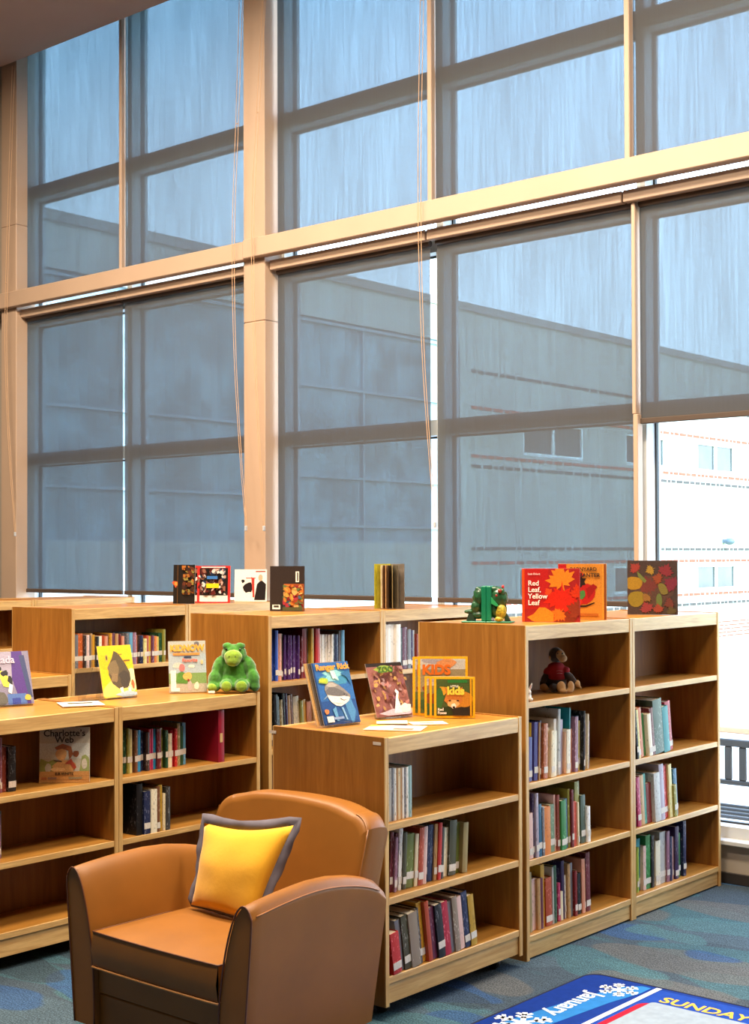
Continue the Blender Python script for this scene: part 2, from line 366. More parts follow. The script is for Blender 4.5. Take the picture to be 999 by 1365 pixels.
bm = BM(); bbox(bm, FX-9.1, FX+.06, 7.9, 60.1, 7.15, 7.32); bbox(bm, FX-9, FX-.3, 8.3, 59.7, 3.3, 3.5); obj('roof', bm, plain('8d8f90', .7, name='roof_edge'), bld)
random.seed(3)
def course(z, mi, h=.05, dash=.24):
    bm = BM(); y = 24.6
    while y < 58:
        l = dash*(.5+random.random())
        if not any(w[0]-.05 < y+l and y < w[1]+.05 and w[2]-.03 < z+h and z-h < w[3]+.03 for w in wins+big): bbox(bm, FX-.02, FX+.012, y, y+l, z-h, z+h)
        y += l+.05+.05*random.random()
    obj('brick_course', bm, mi, bld)
for z in (5.85, 3.76, 1.94, .43): course(z, brick_k, .035)
for z in (5.05, 3.98, 1.62, .70): course(z, brick_r, .035)
for z in (-.12, -.22, -.32, -.42, -.52): course(z, brick_r, .016, .4)
wf = plain('eef0f0', .5, name='white_window_frame')
def gl_mat(col):
    m, nt, out = newmat('dark_window_glass'); b = N(nt, 'ShaderNodeBsdfPrincipled'); n = N(nt, 'ShaderNodeTexNoise', Scale=1.5, Detail=3); nt.links.new(coords(nt), n.inputs['Vector'])
    nt.links.new(ramp(nt, n.outputs['Fac'], [(.35, tuple(v*.5 for v in lin(col)[:3])), (.65, lin(col))]), b.inputs['Base Color']); b.inputs['Roughness'].default_value = .08
    nt.links.new(b.outputs[0], out.inputs[0]); return m
gm = gl_mat('3f4a48'); gm2 = gl_mat('8ca6b0')
for y0, y1, z0, z1 in wins:
    bm = BM(); t_ = .07
    bbox(bm, FX-.12, FX-.02, y0, y0+t_, z0, z1); bbox(bm, FX-.12, FX-.02, y1-t_, y1, z0, z1); bbox(bm, FX-.12, FX-.02, y0+t_, y1-t_, z0, z0+t_); bbox(bm, FX-.12, FX-.02, y0+t_, y1-t_, z1-t_, z1)
    ym = (y0+y1)/2; bbox(bm, FX-.12, FX-.02, ym-.05, ym+.05, z0+t_, z1-t_); f = obj('window', bm, wf, bld)
    bm = BM(); bbox(bm, FX-.09, FX-.07, y0+t_, ym-.05, z0+t_, z1-t_); bbox(bm, FX-.09, FX-.07, ym+.05, y1-t_, z0+t_, z1-t_); obj('pane', bm, gm, f)
y0, y1, z0, z1 = big[0]
bm = BM()
for z in (2.35, 3.3, 5.05): bbox(bm, FX-.14, FX-.01, 17.9, y1, z, z+.06)
for z in (z0, z1-.1, 4.2, 2.9): bbox(bm, FX-.14, FX-.01, y0, 17.9 if z in (4.2, 2.9) else y1, z, z+.05)
for y in (y0, 17.9, 21.0, y1-.1): bbox(bm, FX-.13, FX-.02, y, y+.06, z0, z1)
f = obj('window', bm, plain('8fa0aa', .5, name='grey_window_frame'), bld); bm = BM(); bbox(bm, FX-.09, FX-.07, y0, y1, z0, z1); obj('pane', bm, gm2, f)
bm = BM(); ball(bm, L(FX+.18, 36.6, 2.16), (.16, .14, .1)); box(bm, 0, .14, 6.5, 6.66, 2.72, 2.82); obj('wall_lamp', bm, plain('5a6a78', .4, name='lamp_metal'), bld)
# low slatted patio bench
bt = plain('2e2822', .5, name='bench_paint')
t = thing('patio_bench', 'dark slatted metal bench on the patio outside the window', 'bench', (-4.75, 10.45, -.6), rz=0)
def bbx(name, *a, bev=.008, par=None, mat_=None):
    bm = BM()
    for q in a: box(bm, *q, bev)
    return obj(name, bm, mat_ or bt, par or t)
bbx('backrest', (-.75, .02, .0, .04, .84, .90), (-.75, .02, .0, .04, .53, .57), *[(-.72+.125*i-.02, -.72+.125*i+.045, .005, .03, .57, .84) for i in range(6)])
bbx('seat', *[(-.75, .05, -.06-.15*i, -.02-.15*i, .36, .385) for i in range(4)])
for x, y, h in ((.045, 0.0, .92), (.045, -.45, .58), (-.80, 0.0, .92), (-.80, -.45, .58)): bbx('leg', (x-.03, x+.03, y, y+.05, 0, h))
for x in (.045, -.8):
    bm = BM(); tube(bm, [(x, .03, .74), (x, -.1, .66), (x, -.25, .61), (x, -.45, .60), (x, -.50, .57)], .022, 8); obj('armrest', bm, bt, t)

# ---------------------------------------------------------------- bookcases
def make_case(name, H, zlist, base0, W=.925, D=.61, toe=.0):
    """double-sided oak bookcase; faces +X; local origin: front left bottom corner, x back to -D, y 0..W"""
    t = bpy.data.objects.new(name, None); C.objects.link(t)
    pt = .0225
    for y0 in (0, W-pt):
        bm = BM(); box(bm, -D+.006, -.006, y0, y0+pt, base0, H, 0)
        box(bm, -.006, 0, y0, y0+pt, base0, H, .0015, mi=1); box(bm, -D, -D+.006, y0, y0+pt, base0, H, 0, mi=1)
        obj('side_panel', bm, [oak_panel, oak_edge_z], t)
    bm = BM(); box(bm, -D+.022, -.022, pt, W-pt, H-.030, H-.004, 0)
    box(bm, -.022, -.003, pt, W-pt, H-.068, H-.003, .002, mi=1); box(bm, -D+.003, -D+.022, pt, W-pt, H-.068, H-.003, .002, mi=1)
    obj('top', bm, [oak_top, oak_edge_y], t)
    bm = BM(); box(bm, -D/2-.006, -D/2+.006, pt, W-pt, base0+.01, H-.03); obj('back_panel', bm, oak_back, t)
    for z in zlist:
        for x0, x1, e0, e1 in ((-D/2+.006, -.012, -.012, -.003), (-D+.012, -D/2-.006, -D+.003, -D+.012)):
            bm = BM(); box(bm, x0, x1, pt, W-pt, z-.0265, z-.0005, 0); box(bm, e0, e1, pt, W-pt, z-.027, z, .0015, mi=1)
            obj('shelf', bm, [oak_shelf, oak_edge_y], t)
    for x0, x1 in ((-.03, -.01), (-D+.01, -D+.03)):
        bm = BM(); box(bm, x0, x1, pt, W-pt, base0+.008, zlist[-1]-.027, .001); obj('kickboard', bm, oak_edge_y, t)
    if base0 > .02:
        for x in (-.09, -D+.09):
            for y in (.09, W-.09):
                bm = BM(); tube(bm, [(x, y-.014, .026), (x, y+.014, .026)], .026, 12); box(bm, x-.015, x+.015, y-.02, y+.02, .04, base0+.03)
                obj('caster', bm, plain('1c1c1c', .5, name='black_rubber'), t)
    return t
zH = [1.142, .782, .441, .107]; zL = [.757, .471, .168]
def tagc(t, lab, group): tag(t, lab, 'bookcase', group); return t
hi0 = make_case('tall_bookcase', 1.484, zH, 0.0)
lo0 = make_case('low_bookcase', 1.093, zL, .055)
XR, XM, XA, XL = -3.519, -3.483, -5.165, -6.81
GT, GL = 'tall oak bookcases', 'low oak bookcases'
def put(src, x, y, lab, g, first=False, upper=0):
    c = src if first else copy_tree(src); c.location = (x, y, 0); tagc(c, lab, g)
    for ch_ in c.children:      # the adjustable upper shelf sits a little lower in some cases
        if upper and ch_.name.startswith('shelf') and abs(max(v.co.z for v in ch_.data.vertices)-1.142) < .004: ch_.location.z = upper-1.142
    return c
put(hi0, XR, 5.125, 'tall oak bookcase holding the toy monkey and red picture books', GT, True)
put(hi0, XR, 6.052, 'tall oak bookcase at the right end beside the bare window', GT)
put(hi0, XA, 5.165, 'tall oak bookcase behind the green plush toy and shark magazine', GT, upper=1.133)
put(hi0, XA, 6.092, 'tall oak bookcase under the fanned-open book', GT, upper=1.133)
put(hi0, XL, 5.150, 'tall oak bookcase behind the yellow magazine, third row back', GT, upper=1.123)
put(hi0, -8.46, 6.07, 'tall oak bookcase farthest back, against the left blinds', GT)
put(hi0, -8.46, 5.14, 'tall oak bookcase at left frame edge in farthest row', GT)
nar = make_case('tall_bookcase', 1.484, zH, 0.0, W=.86); nar.location = (XL, 6.080, 0); tagc(nar, 'tall oak bookcase under the black and white magazine display', GT)
put(lo0, XM, 4.115, 'low oak bookcase behind the armchair, shark magazine on top', GL, True)
put(lo0, XA, 4.176, 'low oak bookcase under the green plush toy', GL)
put(lo0, XA, 3.248, 'low oak bookcase at left holding the pigtail girl book', GL)
put(lo0, XL, 4.222, 'low oak bookcase one row back, behind the purple magazine', GL)
# little white number tags on the end panel of the low case
for x in (XM-.03, XM-.60):
    bm = BM(); box(bm, -.02, .02, -.0012, 0, -.006, .006); o = obj('shelf_tag', bm, paperlabel, None, (x-.01, 4.1149, 1.068))
    tag(o, 'tiny white tag at %s corner of low bookcase end panel' % ('front top' if x > XM-.1 else 'back top'), 'label', 'tags on the end panel')

# ---------------------------------------------------------------- shelf books
COL = {'binder crimson': '8c1028', 'cream': 'e3d3ae', 'periwinkle blue': '5a63a0', 'yellow': 'd9b43a', 'indigo': '3b3580', 'tan': 'b58a55', 'dark olive': '45422a', 'navy': '20294f',
 'orange-brown': 'a8592a', 'ivory': 'e6dcc2', 'white': 'e9e6df', 'pale grey': 'b4b2ac', 'lilac': 'a79bab', 'peach': 'dba883', 'teal': '0f7f86', 'salmon': 'cf8a6c',
 'mauve': '8f6478', 'pale yellow': 'ddd08a', 'black': '17171b', 'plum': '5e2640', 'pale pink': 'dcb8ae', 'dark purple': '38264e', 'peacock blue': '1f5a7c',
 'slate': '6b6a70', 'orange': 'd0762a', 'sage green': '6f8a70', 'red-brown': '84382a', 'green': '2c7a3c', 'steel blue': '5a7a9c', 'olive': '8a8432', 'maroon': '651a24',
 'coral': 'cc5040', 'dark sage': '48594c', 'khaki': '93804e', 'gold': 'cf9a2c', 'rust': 'a8421f', 'dark green': '1d4a2c', 'magenta': 'a81f52', 'dark red': '7c1a1c',
 'burnt orange': 'c0602c', 'crimson': 'a81a34', 'red': 'b8241f', 'sea green': '2f8a78', 'lime': '9ab03c', 'olive green': '66702c', 'charcoal': '3a3836',
 'taupe': '8a7a68', 'mustard': 'b58f2c', 'bright blue': '1f86b8', 'dark brown': '33201a', 'brown': '6e4426', 'sky blue': '5f9cc0', 'royal blue': '2448a8', 'purple': '4a2468', 'pale teal': '8fb0b0'}
PHR = {'R1a': "shelf under the toy monkey", 'R1b': "middle shelf of toy monkey's case", 'R1c': "bottom shelf of toy monkey's case",
 'R2a': 'upper books, right-hand tall case', 'R2b': 'middle books, right-hand tall case', 'R2c': 'bottom books, right-hand tall case',
 'Ma': 'top shelf behind armchair', 'Mb': 'middle shelf behind armchair', 'Mc': 'bottom shelf behind armchair',
 'A2a': 'left of big red binder', 'A2b': 'shelf under big red binder', 'A1a': 'left of pigtail girl book', 'A1b': 'left edge, below girl book',
 'La': 'shelf behind yellow magazine', 'B1a': 'upper shelf behind shark magazine', 'B1b': 'lower shelf behind shark magazine', 'B2a': 'shelf behind yellow-framed magazines'}
BOOKS = {
 'R1a': (-3.545, 0.782, 0, [
  (5.184,0.0064,0.249,'cream'),(5.191,0.0244,0.198,'periwinkle blue'),(5.216,0.0094,0.26,'yellow'),(5.226,0.0304,0.261,'indigo'),
  (5.257,0.0064,0.259,'tan'),(5.264,0.0194,0.255,'dark olive'),(5.284,0.0124,0.263,'navy'),(5.297,0.0304,0.248,'orange-brown'),
  (5.328,0.0234,0.225,'tan'),(5.352,0.0254,0.212,'cream'),(5.378,0.0284,0.208,'ivory'),(5.407,0.0214,0.259,'white'),(5.429,0.0194,0.303,'pale grey'),
  (5.449,0.0334,0.251,'lilac'),(5.483,0.0104,0.193,'peach'),(5.494,0.0314,0.202,'ivory'),(5.526,0.0094,0.301,'teal'),(5.536,0.0204,0.201,'salmon'),
  (5.557,0.0254,0.255,'mauve'),(5.583,0.0264,0.256,'navy'),(5.61,0.0144,0.232,'pale yellow'),(5.625,0.0104,0.278,'black'),
  (5.636,0.0344,0.228,'lilac'),(5.671,0.0104,0.26,'cream'),(5.682,0.0234,0.224,'plum'),]),
 'R1b': (-3.533, 0.441, 0, [
  (5.163,0.0104,0.226,'ivory'),(5.174,0.0314,0.203,'pale pink'),(5.206,0.0124,0.287,'dark purple'),(5.219,0.0204,0.287,'lilac'),
  (5.24,0.0254,0.235,'peacock blue'),(5.266,0.0174,0.218,'slate'),(5.284,0.0494,0.215,'orange'),(5.334,0.0124,0.213,'cream'),
  (5.347,0.0414,0.216,'sage green'),(5.389,0.0124,0.256,'pale pink'),(5.402,0.0194,0.254,'red-brown'),(5.422,0.0394,0.226,'green'),
  (5.462,0.0274,0.228,'steel blue'),(5.49,0.0154,0.27,'olive'),(5.506,0.0154,0.267,'maroon'),(5.522,0.0384,0.206,'coral'),
  (5.561,0.0094,0.202,'cream'),(5.571,0.0384,0.293,'olive'),(5.61,0.0384,0.225,'dark sage'),(5.649,0.0244,0.168,'white'),]),
 'R1c': (-3.554, 0.107, 0, [
  (5.192,0.0294,0.268,'khaki'),(5.222,0.0384,0.232,'pale pink'),(5.261,0.0224,0.229,'tan'),(5.284,0.0204,0.228,'plum'),(5.305,0.0284,0.283,'gold'),
  (5.334,0.0494,0.218,'rust'),(5.384,0.0124,0.26,'pale grey'),(5.397,0.0284,0.264,'dark green'),(5.426,0.0134,0.212,'ivory'),
  (5.44,0.0184,0.176,'magenta'),(5.459,0.0204,0.133,'cream'),(5.48,0.0224,0.271,'dark purple'),(5.503,0.0124,0.201,'white'),
  (5.516,0.0204,0.251,'tan'),(5.537,0.0314,0.25,'slate'),(5.569,0.0194,0.21,'dark red'),(5.589,0.0164,0.207,'cream'),(5.606,0.0264,0.192,'black'),
  (5.633,0.0264,0.256,'salmon'),(5.66,0.0124,0.253,'cream'),(5.673,0.0354,0.278,'maroon'),]),
 'R2a': (-3.531, 0.782, -4, [
  (6.091,0.0164,0.245,'black'),(6.108,0.0214,0.244,'pale yellow'),(6.131,0.0394,0.251,'burnt orange'),(6.171,0.0454,0.215,'green'),
  (6.217,0.0344,0.213,'ivory'),(6.252,0.0344,0.241,'maroon'),(6.287,0.0884,0.277,'dark sage'),(6.376,0.0594,0.236,'teal'),
  (6.438,0.0544,0.256,'crimson'),]),
 'R2b': (-3.534, 0.441, -3, [
  (6.092,0.0394,0.24,'navy'),(6.132,0.0314,0.246,'magenta'),(6.165,0.0394,0.251,'tan'),(6.205,0.0334,0.254,'sea green'),
  (6.239,0.0464,0.201,'dark red'),(6.287,0.0584,0.249,'pale grey'),(6.346,0.0444,0.287,'lilac'),(6.391,0.0574,0.273,'red'),
  (6.449,0.0314,0.275,'pale yellow'),(6.483,0.0284,0.165,'olive'),(6.512,0.0354,0.244,'peacock blue'),]),
 'R2c': (-3.562, 0.107, 0, [
  (6.137,0.0194,0.234,'sage green'),(6.157,0.0164,0.224,'lime'),(6.174,0.0424,0.26,'teal'),(6.217,0.0264,0.221,'pale pink'),
  (6.244,0.0474,0.269,'green'),(6.292,0.0274,0.263,'black'),(6.32,0.0234,0.258,'khaki'),(6.344,0.0474,0.226,'ivory'),(6.392,0.0594,0.263,'pale grey'),
  (6.452,0.0284,0.26,'mauve'),(6.481,0.0244,0.228,'navy'),(6.506,0.0314,0.22,'pale pink'),(6.538,0.0354,0.271,'dark purple'),
  (6.574,0.0324,0.23,'green'),(6.607,0.0174,0.223,'tan'),(6.625,0.0294,0.288,'navy'),]),
 'Ma': (-3.515, 0.757, 0, [
  (4.166,0.0104,0.207,'cream'),(4.177,0.0124,0.208,'pale grey'),(4.19,0.0164,0.207,'slate'),(4.207,0.0124,0.205,'white'),(4.22,0.0114,0.203,'tan'),
  (4.232,0.0124,0.202,'cream'),(4.245,0.0104,0.201,'tan'),(4.256,0.0114,0.201,'white'),(4.268,0.0104,0.201,'slate'),(4.279,0.0144,0.201,'white'),
  (4.294,0.0204,0.204,'pale teal'),]),
 'Mb': (-3.53, 0.471, 0, [
  (4.186,0.0194,0.237,'lime'),(4.206,0.0164,0.235,'maroon'),(4.223,0.0144,0.213,'mauve'),(4.238,0.0174,0.225,'maroon'),(4.256,0.0204,0.241,'white'),
  (4.277,0.0204,0.223,'dark olive'),(4.298,0.0464,0.213,'olive green'),(4.345,0.0204,0.208,'cream'),(4.366,0.0304,0.228,'rust'),
  (4.397,0.0224,0.229,'pale pink'),(4.42,0.0194,0.226,'steel blue'),(4.44,0.0324,0.227,'navy'),(4.473,0.0194,0.228,'tan'),(4.493,0.0204,0.23,'red'),
  (4.514,0.0204,0.207,'charcoal'),(4.535,0.0414,0.2,'cream'),(4.577,0.0464,0.225,'dark olive'),(4.624,0.0304,0.209,'olive green'),
  (4.655,0.0334,0.207,'khaki'),]),
 'Mc': (-3.491, 0.168, -6, [
  (4.145,0.0494,0.162,'red'),(4.195,0.0304,0.203,'slate'),(4.226,0.0374,0.215,'dark olive'),(4.264,0.0544,0.218,'taupe'),
  (4.319,0.0224,0.227,'charcoal'),(4.342,0.0304,0.245,'gold'),(4.373,0.0244,0.245,'rust'),(4.398,0.0364,0.212,'plum'),(4.435,0.0424,0.219,'black'),
  (4.478,0.0394,0.221,'crimson'),(4.518,0.0314,0.212,'slate'),(4.55,0.0324,0.23,'taupe'),(4.583,0.0374,0.221,'pale pink'),(4.621,0.0364,0.236,'navy'),
  (4.658,0.0384,0.214,'mustard'),]),
 'A2a': (-5.255, 0.757, 0, [
  (4.266,0.0144,0.214,'green'),(4.281,0.0164,0.208,'dark green'),(4.298,0.0154,0.216,'olive'),(4.314,0.0124,0.21,'pale yellow'),
  (4.327,0.0124,0.203,'cream'),(4.34,0.0184,0.202,'brown'),(4.359,0.0234,0.2,'bright blue'),(4.383,0.0244,0.192,'navy'),
  (4.408,0.0224,0.185,'dark brown'),(4.431,0.0164,0.198,'crimson'),(4.448,0.0154,0.199,'magenta'),(4.464,0.0174,0.195,'bright blue'),
  (4.482,0.0264,0.195,'maroon'),(4.509,0.0214,0.195,'olive'),(4.531,0.0164,0.183,'dark green'),(4.548,0.0234,0.166,'cream'),
  (4.572,0.0164,0.179,'crimson'),(4.589,0.0174,0.188,'red'),(4.607,0.0204,0.21,'khaki'),(4.628,0.0274,0.194,'dark green'),
  (4.656,0.0224,0.208,'sky blue'),]),
 'A2b': (-5.177, 0.471, 0, [
  (4.297,0.0364,0.243,'black'),(4.336,0.0384,0.203,'navy'),(4.375,0.0374,0.208,'ivory'),(4.413,0.0184,0.219,'brown'),(4.432,0.0244,0.221,'mustard'),
  (4.457,0.0154,0.178,'cream'),(4.473,0.0254,0.208,'charcoal'),]),
 'A1a': (-5.255, 0.757, 0, [
  (3.561,0.0244,0.24,'dark red'),(3.586,0.0184,0.241,'mauve'),(3.605,0.0244,0.199,'red-brown'),(3.63,0.0394,0.199,'black'),]),
 'A1b': (-5.255, 0.471, 0, [
  (3.546,0.0154,0.198,'olive'),(3.562,0.0154,0.191,'dark red'),(3.578,0.0114,0.194,'mauve'),(3.59,0.0124,0.205,'slate'),]),
 'La': (-6.822, 1.123, 0, [
  (5.183,0.0294,0.203,'slate'),(5.213,0.0324,0.209,'burnt orange'),(5.246,0.0174,0.197,'dark brown'),(5.264,0.0214,0.199,'pale pink'),
  (5.286,0.0174,0.195,'dark brown'),(5.304,0.0194,0.205,'tan'),(5.324,0.0164,0.197,'gold'),(5.341,0.0194,0.185,'black'),(5.361,0.0204,0.188,'ivory'),
  (5.382,0.0204,0.19,'rust'),(5.403,0.0194,0.186,'salmon'),(5.423,0.0204,0.196,'brown'),(5.444,0.0124,0.202,'gold'),(5.457,0.0324,0.201,'plum'),
  (5.49,0.0214,0.196,'tan'),(5.512,0.0204,0.192,'maroon'),(5.533,0.0184,0.18,'salmon'),(5.552,0.0204,0.175,'dark brown'),(5.573,0.0204,0.196,'slate'),
  (5.594,0.0244,0.199,'sky blue'),(5.619,0.0254,0.198,'mauve'),(5.645,0.0234,0.178,'burnt orange'),(5.669,0.0164,0.177,'dark brown'),
  (5.686,0.0214,0.176,'navy'),(5.708,0.0184,0.156,'pale yellow'),(5.727,0.0214,0.174,'rust'),(5.749,0.0204,0.17,'yellow'),(5.77,0.0194,0.172,'plum'),
  (5.79,0.0214,0.168,'orange'),(5.812,0.0214,0.163,'yellow'),(5.834,0.0284,0.185,'dark green'),(5.863,0.0154,0.207,'olive'),]),
 'B1a': (-5.221, 1.133, 0, [
  (5.229,0.0204,0.084,'black'),(5.25,0.0194,0.271,'royal blue'),(5.27,0.0204,0.268,'royal blue'),(5.292,0.0294,0.25,'salmon'),
  (5.322,0.0184,0.247,'dark olive'),(5.341,0.0114,0.239,'purple'),(5.353,0.0124,0.238,'purple'),(5.366,0.0114,0.238,'purple'),
  (5.378,0.0114,0.237,'purple'),(5.39,0.0124,0.237,'purple'),(5.403,0.0114,0.236,'purple'),(5.415,0.0124,0.235,'purple'),
  (5.428,0.0124,0.235,'purple'),(5.441,0.0114,0.234,'purple'),(5.455,0.0164,0.229,'brown'),(5.472,0.0144,0.225,'maroon'),
  (5.487,0.0354,0.268,'dark red'),(5.523,0.0174,0.267,'dark olive'),(5.541,0.0204,0.266,'mustard'),(5.562,0.0224,0.264,'black'),
  (5.585,0.0324,0.264,'red'),(5.618,0.0164,0.229,'white'),(5.635,0.0164,0.229,'white'),(5.652,0.0164,0.228,'white'),(5.669,0.0164,0.227,'white'),
  (5.686,0.0164,0.226,'white'),(5.703,0.0164,0.226,'white'),(5.72,0.0224,0.229,'black'),(5.743,0.0314,0.225,'navy'),(5.775,0.0154,0.241,'slate'),
  (5.791,0.0254,0.246,'sky blue'),]),
 'B1b': (-5.255, 0.782, -2, [
  (5.265,0.0334,0.273,'slate'),(5.299,0.0294,0.275,'black'),(5.329,0.0274,0.261,'charcoal'),(5.357,0.0234,0.242,'khaki'),(5.381,0.0204,0.274,'black'),
  (5.402,0.0164,0.273,'dark purple'),(5.419,0.0204,0.261,'tan'),(5.44,0.0244,0.264,'brown'),(5.465,0.0434,0.252,'cream'),(5.509,0.0224,0.225,'olive'),
  (5.532,0.0314,0.228,'gold'),(5.564,0.0394,0.215,'salmon'),(5.604,0.0284,0.212,'tan'),]),
 'B2a': (-5.177, 1.133, 0, [
  (6.105,0.0304,0.268,'white'),(6.136,0.0334,0.266,'white'),(6.17,0.0344,0.265,'white'),(6.205,0.0384,0.264,'white'),(6.249,0.0204,0.243,'black'),
  (6.27,0.0414,0.244,'plum'),(6.312,0.0304,0.231,'slate'),(6.343,0.0224,0.224,'dark purple'),(6.366,0.0174,0.223,'pale grey'),
  (6.393,0.0344,0.199,'red-brown'),]),
}

def make_book(w, h, d, col, label_z, thin):
    """upright book, spine facing +X at x=0, thickness along y from 0 to w, going back to x=-d"""
    b = min(.0022, w*.2); bm = BM()
    box(bm, -d, 0, 0, b, 0, h, 0); box(bm, -d, 0, w-b, w, 0, h, 0)
    # rounded spine
    pts = [(-b*1.2, b), (-b*1.2, w-b), (0, w-b)] + [(.0018*math.sin(PI*k/5)*(w > .01), w-b-(w-2*b)*k/5) for k in range(1, 5)] + [(0, b)]
    prism(bm, pts, 0, h, 'z')
    o = obj('book', bm, book_mat(COL[col]))
    bm = BM(); box(bm, -d+.003, -b*1.2, b, w-b, .003, h-.004); obj('pages', bm, paper, o)
    if label_z:
        bm = BM(); box(bm, .0012, .0028, 0.0003, w-.0003, label_z, label_z+.028); obj('spine_label', bm, paperlabel, o)
    return o
rb = random.Random(11)
INNER = {'R1a': 5.1475, 'R1b': 5.1475, 'R1c': 5.1475, 'R2a': 6.0745, 'R2b': 6.0745, 'R2c': 6.0745, 'Ma': 4.1375, 'Mb': 4.1375, 'Mc': 4.1375, 'A2a': 4.1985, 'A2b': 4.1985, 'A1a': 3.2705, 'A1b': 3.2705, 'La': 5.1725, 'B1a': 5.1875, 'B1b': 5.1875, 'B2a': 6.1145}
LEAN = {'Mc': -8, 'Mb': 3.5, 'R1a': 1.2, 'R2a': -7, 'R2b': -4.5, 'B1b': -3, 'R1c': -1.5, 'R1b': -1.2}
seen = {}
for key, (xp, z, lean, lst) in BOOKS.items():
    ph = PHR[key]; used = {}
    n = len(lst)
    for i, (y0, w, h, col) in enumerate(lst):
        thin = w < .012; mag = key in ('Ma',) or (key == 'B1a' and col in ('purple', 'white')) or (key == 'B2a' and col == 'white')
        d = min(.24, max(.13, h*rb.uniform(.72, .98))); d = min(d, .27, xp+.296-min((XR, XM, XA, XL), key=lambda f_: abs(f_-.03-xp))-.022)
        lz = 0 if mag and col != 'purple' else (.016+rb.uniform(0, .022) if rb.random() < .62 or key == 'A2a' else 0)
        if key == 'A2a': lz = .052
        if key in ('La',): lz = .045
        o = make_book(w, h, d, col, lz, thin)
        a = math.radians(LEAN.get(key, 0)); dx = rb.uniform(-.020, .006) if key != 'Ma' else 0
        yin = INNER[key]; hm = max(q[2] for q in lst[:3])
        off = max(0, yin+.001+max(0, math.sin(-a))*hm-lst[0][0])
        o.rotation_euler = (-a, 0, 0)
        o.location = (xp+dx, y0+off+.00025*i, z+.0004+(w*math.sin(a) if a > 0 else 0))
        kind_ = 'magazine' if mag else 'book'
        size = 'slim' if w < .011 else ('thick' if w > .026 else '')
        tall = h > .255; short = h < .185
        adj = ' '.join(q for q in (size, 'tall' if tall else ('short' if short else '')) if q)
        pv = lst[i-1][3] if i else None; nx_ = lst[i+1][3] if i < n-1 else None
        if pv and nx_: nb = 'between %s and %s' % (pv, nx_) if pv != nx_ else 'between two %s' % pv
        elif nx_: nb = 'first, beside %s' % nx_
        else: nb = 'last, beside %s' % pv
        lab = ('%s %s %s %s, %s' % (adj, col, kind_, nb, ph)).strip()
        if len(lab.split()) > 16: lab = ('%s %s %s, %s' % (col, kind_, nb, ph)).strip()
        k2 = lab
        run = (pv == col or nx_ == col)
        if run and mag: lab = '%s magazine in a run of %s ones, %s' % (col, col, ph)
        elif k2 in seen: print('DUP', k2)
        seen[k2] = 1
        tag(o, lab, kind_, 'books on the '+ph)
# ---------------------------------------------------------------- armchair
ch = thing('armchair', 'tan leather club armchair with yellow cushion in front of bookcases', 'armchair', (-3.77, 3.2, 0))
def resample(P, n):
    P = [Vector(q) for q in P]; L_ = [0]
    for i in range(len(P)-1): L_.append(L_[-1]+(P[i+1]-P[i]).length)
    out = []
    for k in range(n):
        s = L_[-1]*k/(n-1); i = max(j for j in range(len(P)) if L_[j] <= s+1e-9); i = min(i, len(P)-2)
        f = (s-L_[i])/max(1e-9, L_[i+1]-L_[i]); out.append(P[i].lerp(P[i+1], f))
    return out
def cr(P, n=6):   # catmull-rom through 2D/3D points
    P = [Vector(q) for q in P]; out = []
    for i in range(len(P)-1):
        a = P[max(0, i-1)]; b = P[i]; c = P[i+1]; d = P[min(len(P)-1, i+2)]
        for k in range(n):
            t = k/n; out.append(.5*((2*b)+(c-a)*t+(2*a-5*b+4*c-d)*t*t+(-a+3*b-3*c+d)*t*t*t))
    out.append(P[-1]); return out
arm_sec = cr([(.045, .085, 0), (.022, .33, 0), (.0, .575, 0), (.004, .618, 0), (.020, .642, 0), (.042, .646, 0), (.066, .628, 0), (.088, .590, 0), (.110, .53, 0), (.131, .45, 0), (.147, .36, 0), (.156, .28, 0), (.162, .085, 0)], 4)
yz = [(0, .646), (.06, .655), (.16, .665), (.30, .674), (.42, .669), (.53, .652), (.62, .630), (.69, .603), (.735, .565)]
def ztop(y):
    for (a, za), (b, zb) in zip(yz, yz[1:]):
        if y <= b: return za+(zb-za)*(y-a)/(b-a)
    return yz[-1][1]
def arm(side):
    bm = BM(); rings = []; S = []
    ys = [0, .012]+[.735*k/14 for k in range(1, 15)]
    for j, y in enumerate(ys):
        zt = ztop(y); r = []
        for q in arm_sec:
            u, z = q.x, q.y
            z2 = .085+(z-.085)*(zt-.085)/(.646-.085); u2 = u+.045*y/.735
            yy = y if j < len(ys)-1 else y
            # rear edge rakes forward toward the floor
            yy = y - .035*(y/.735)*(1-(z2-.085)/.5)
            if j == 0: u2 = u+(.006 if u < .05 else -.006)*.7; z2 -= .004 if z > .6 else 0
            x = side*(.49-u2); r.append(bm.verts.new((x, yy, z2)))
        rings.append(r)
    for A, B in zip(rings, rings[1:]):
        for k in range(len(A)-1): bm.faces.new([A[k], A[k+1], B[k+1], B[k]])
        bm.faces.new([A[-1], A[0], B[0], B[-1]])
    bm.faces.new(rings[0]); bm.faces.new(rings[-1][::-1])
    o = obj('arm', bm, leather, ch, smooth=True)
    o.data.polygons[len(o.data.polygons)-2].use_smooth = False
    m = o.modifiers.new('b', 'EDGE_SPLIT'); m.split_angle = math.radians(50)
    bm = BM(); tube(bm, [(side*(.49-q.x-(.002 if q.x < .05 else -.0)), -.002, q.y) for q in arm_sec], .0034, 8)
    obj('piping', bm, welt, o)
    # seam along the outer top of the arm
    bm = BM(); tube(bm, cr([(side*(.4915-.045*y/.735), y, .05+(ztop(y)-.05)*.945) for y in (.02, .16, .3, .42, .53, .62, .69)], 3), .0022, 6)
    obj('seam', bm, plain('9a6230', .45, name='leather_seam'), o)
    return o
arm(1); arm(-1)
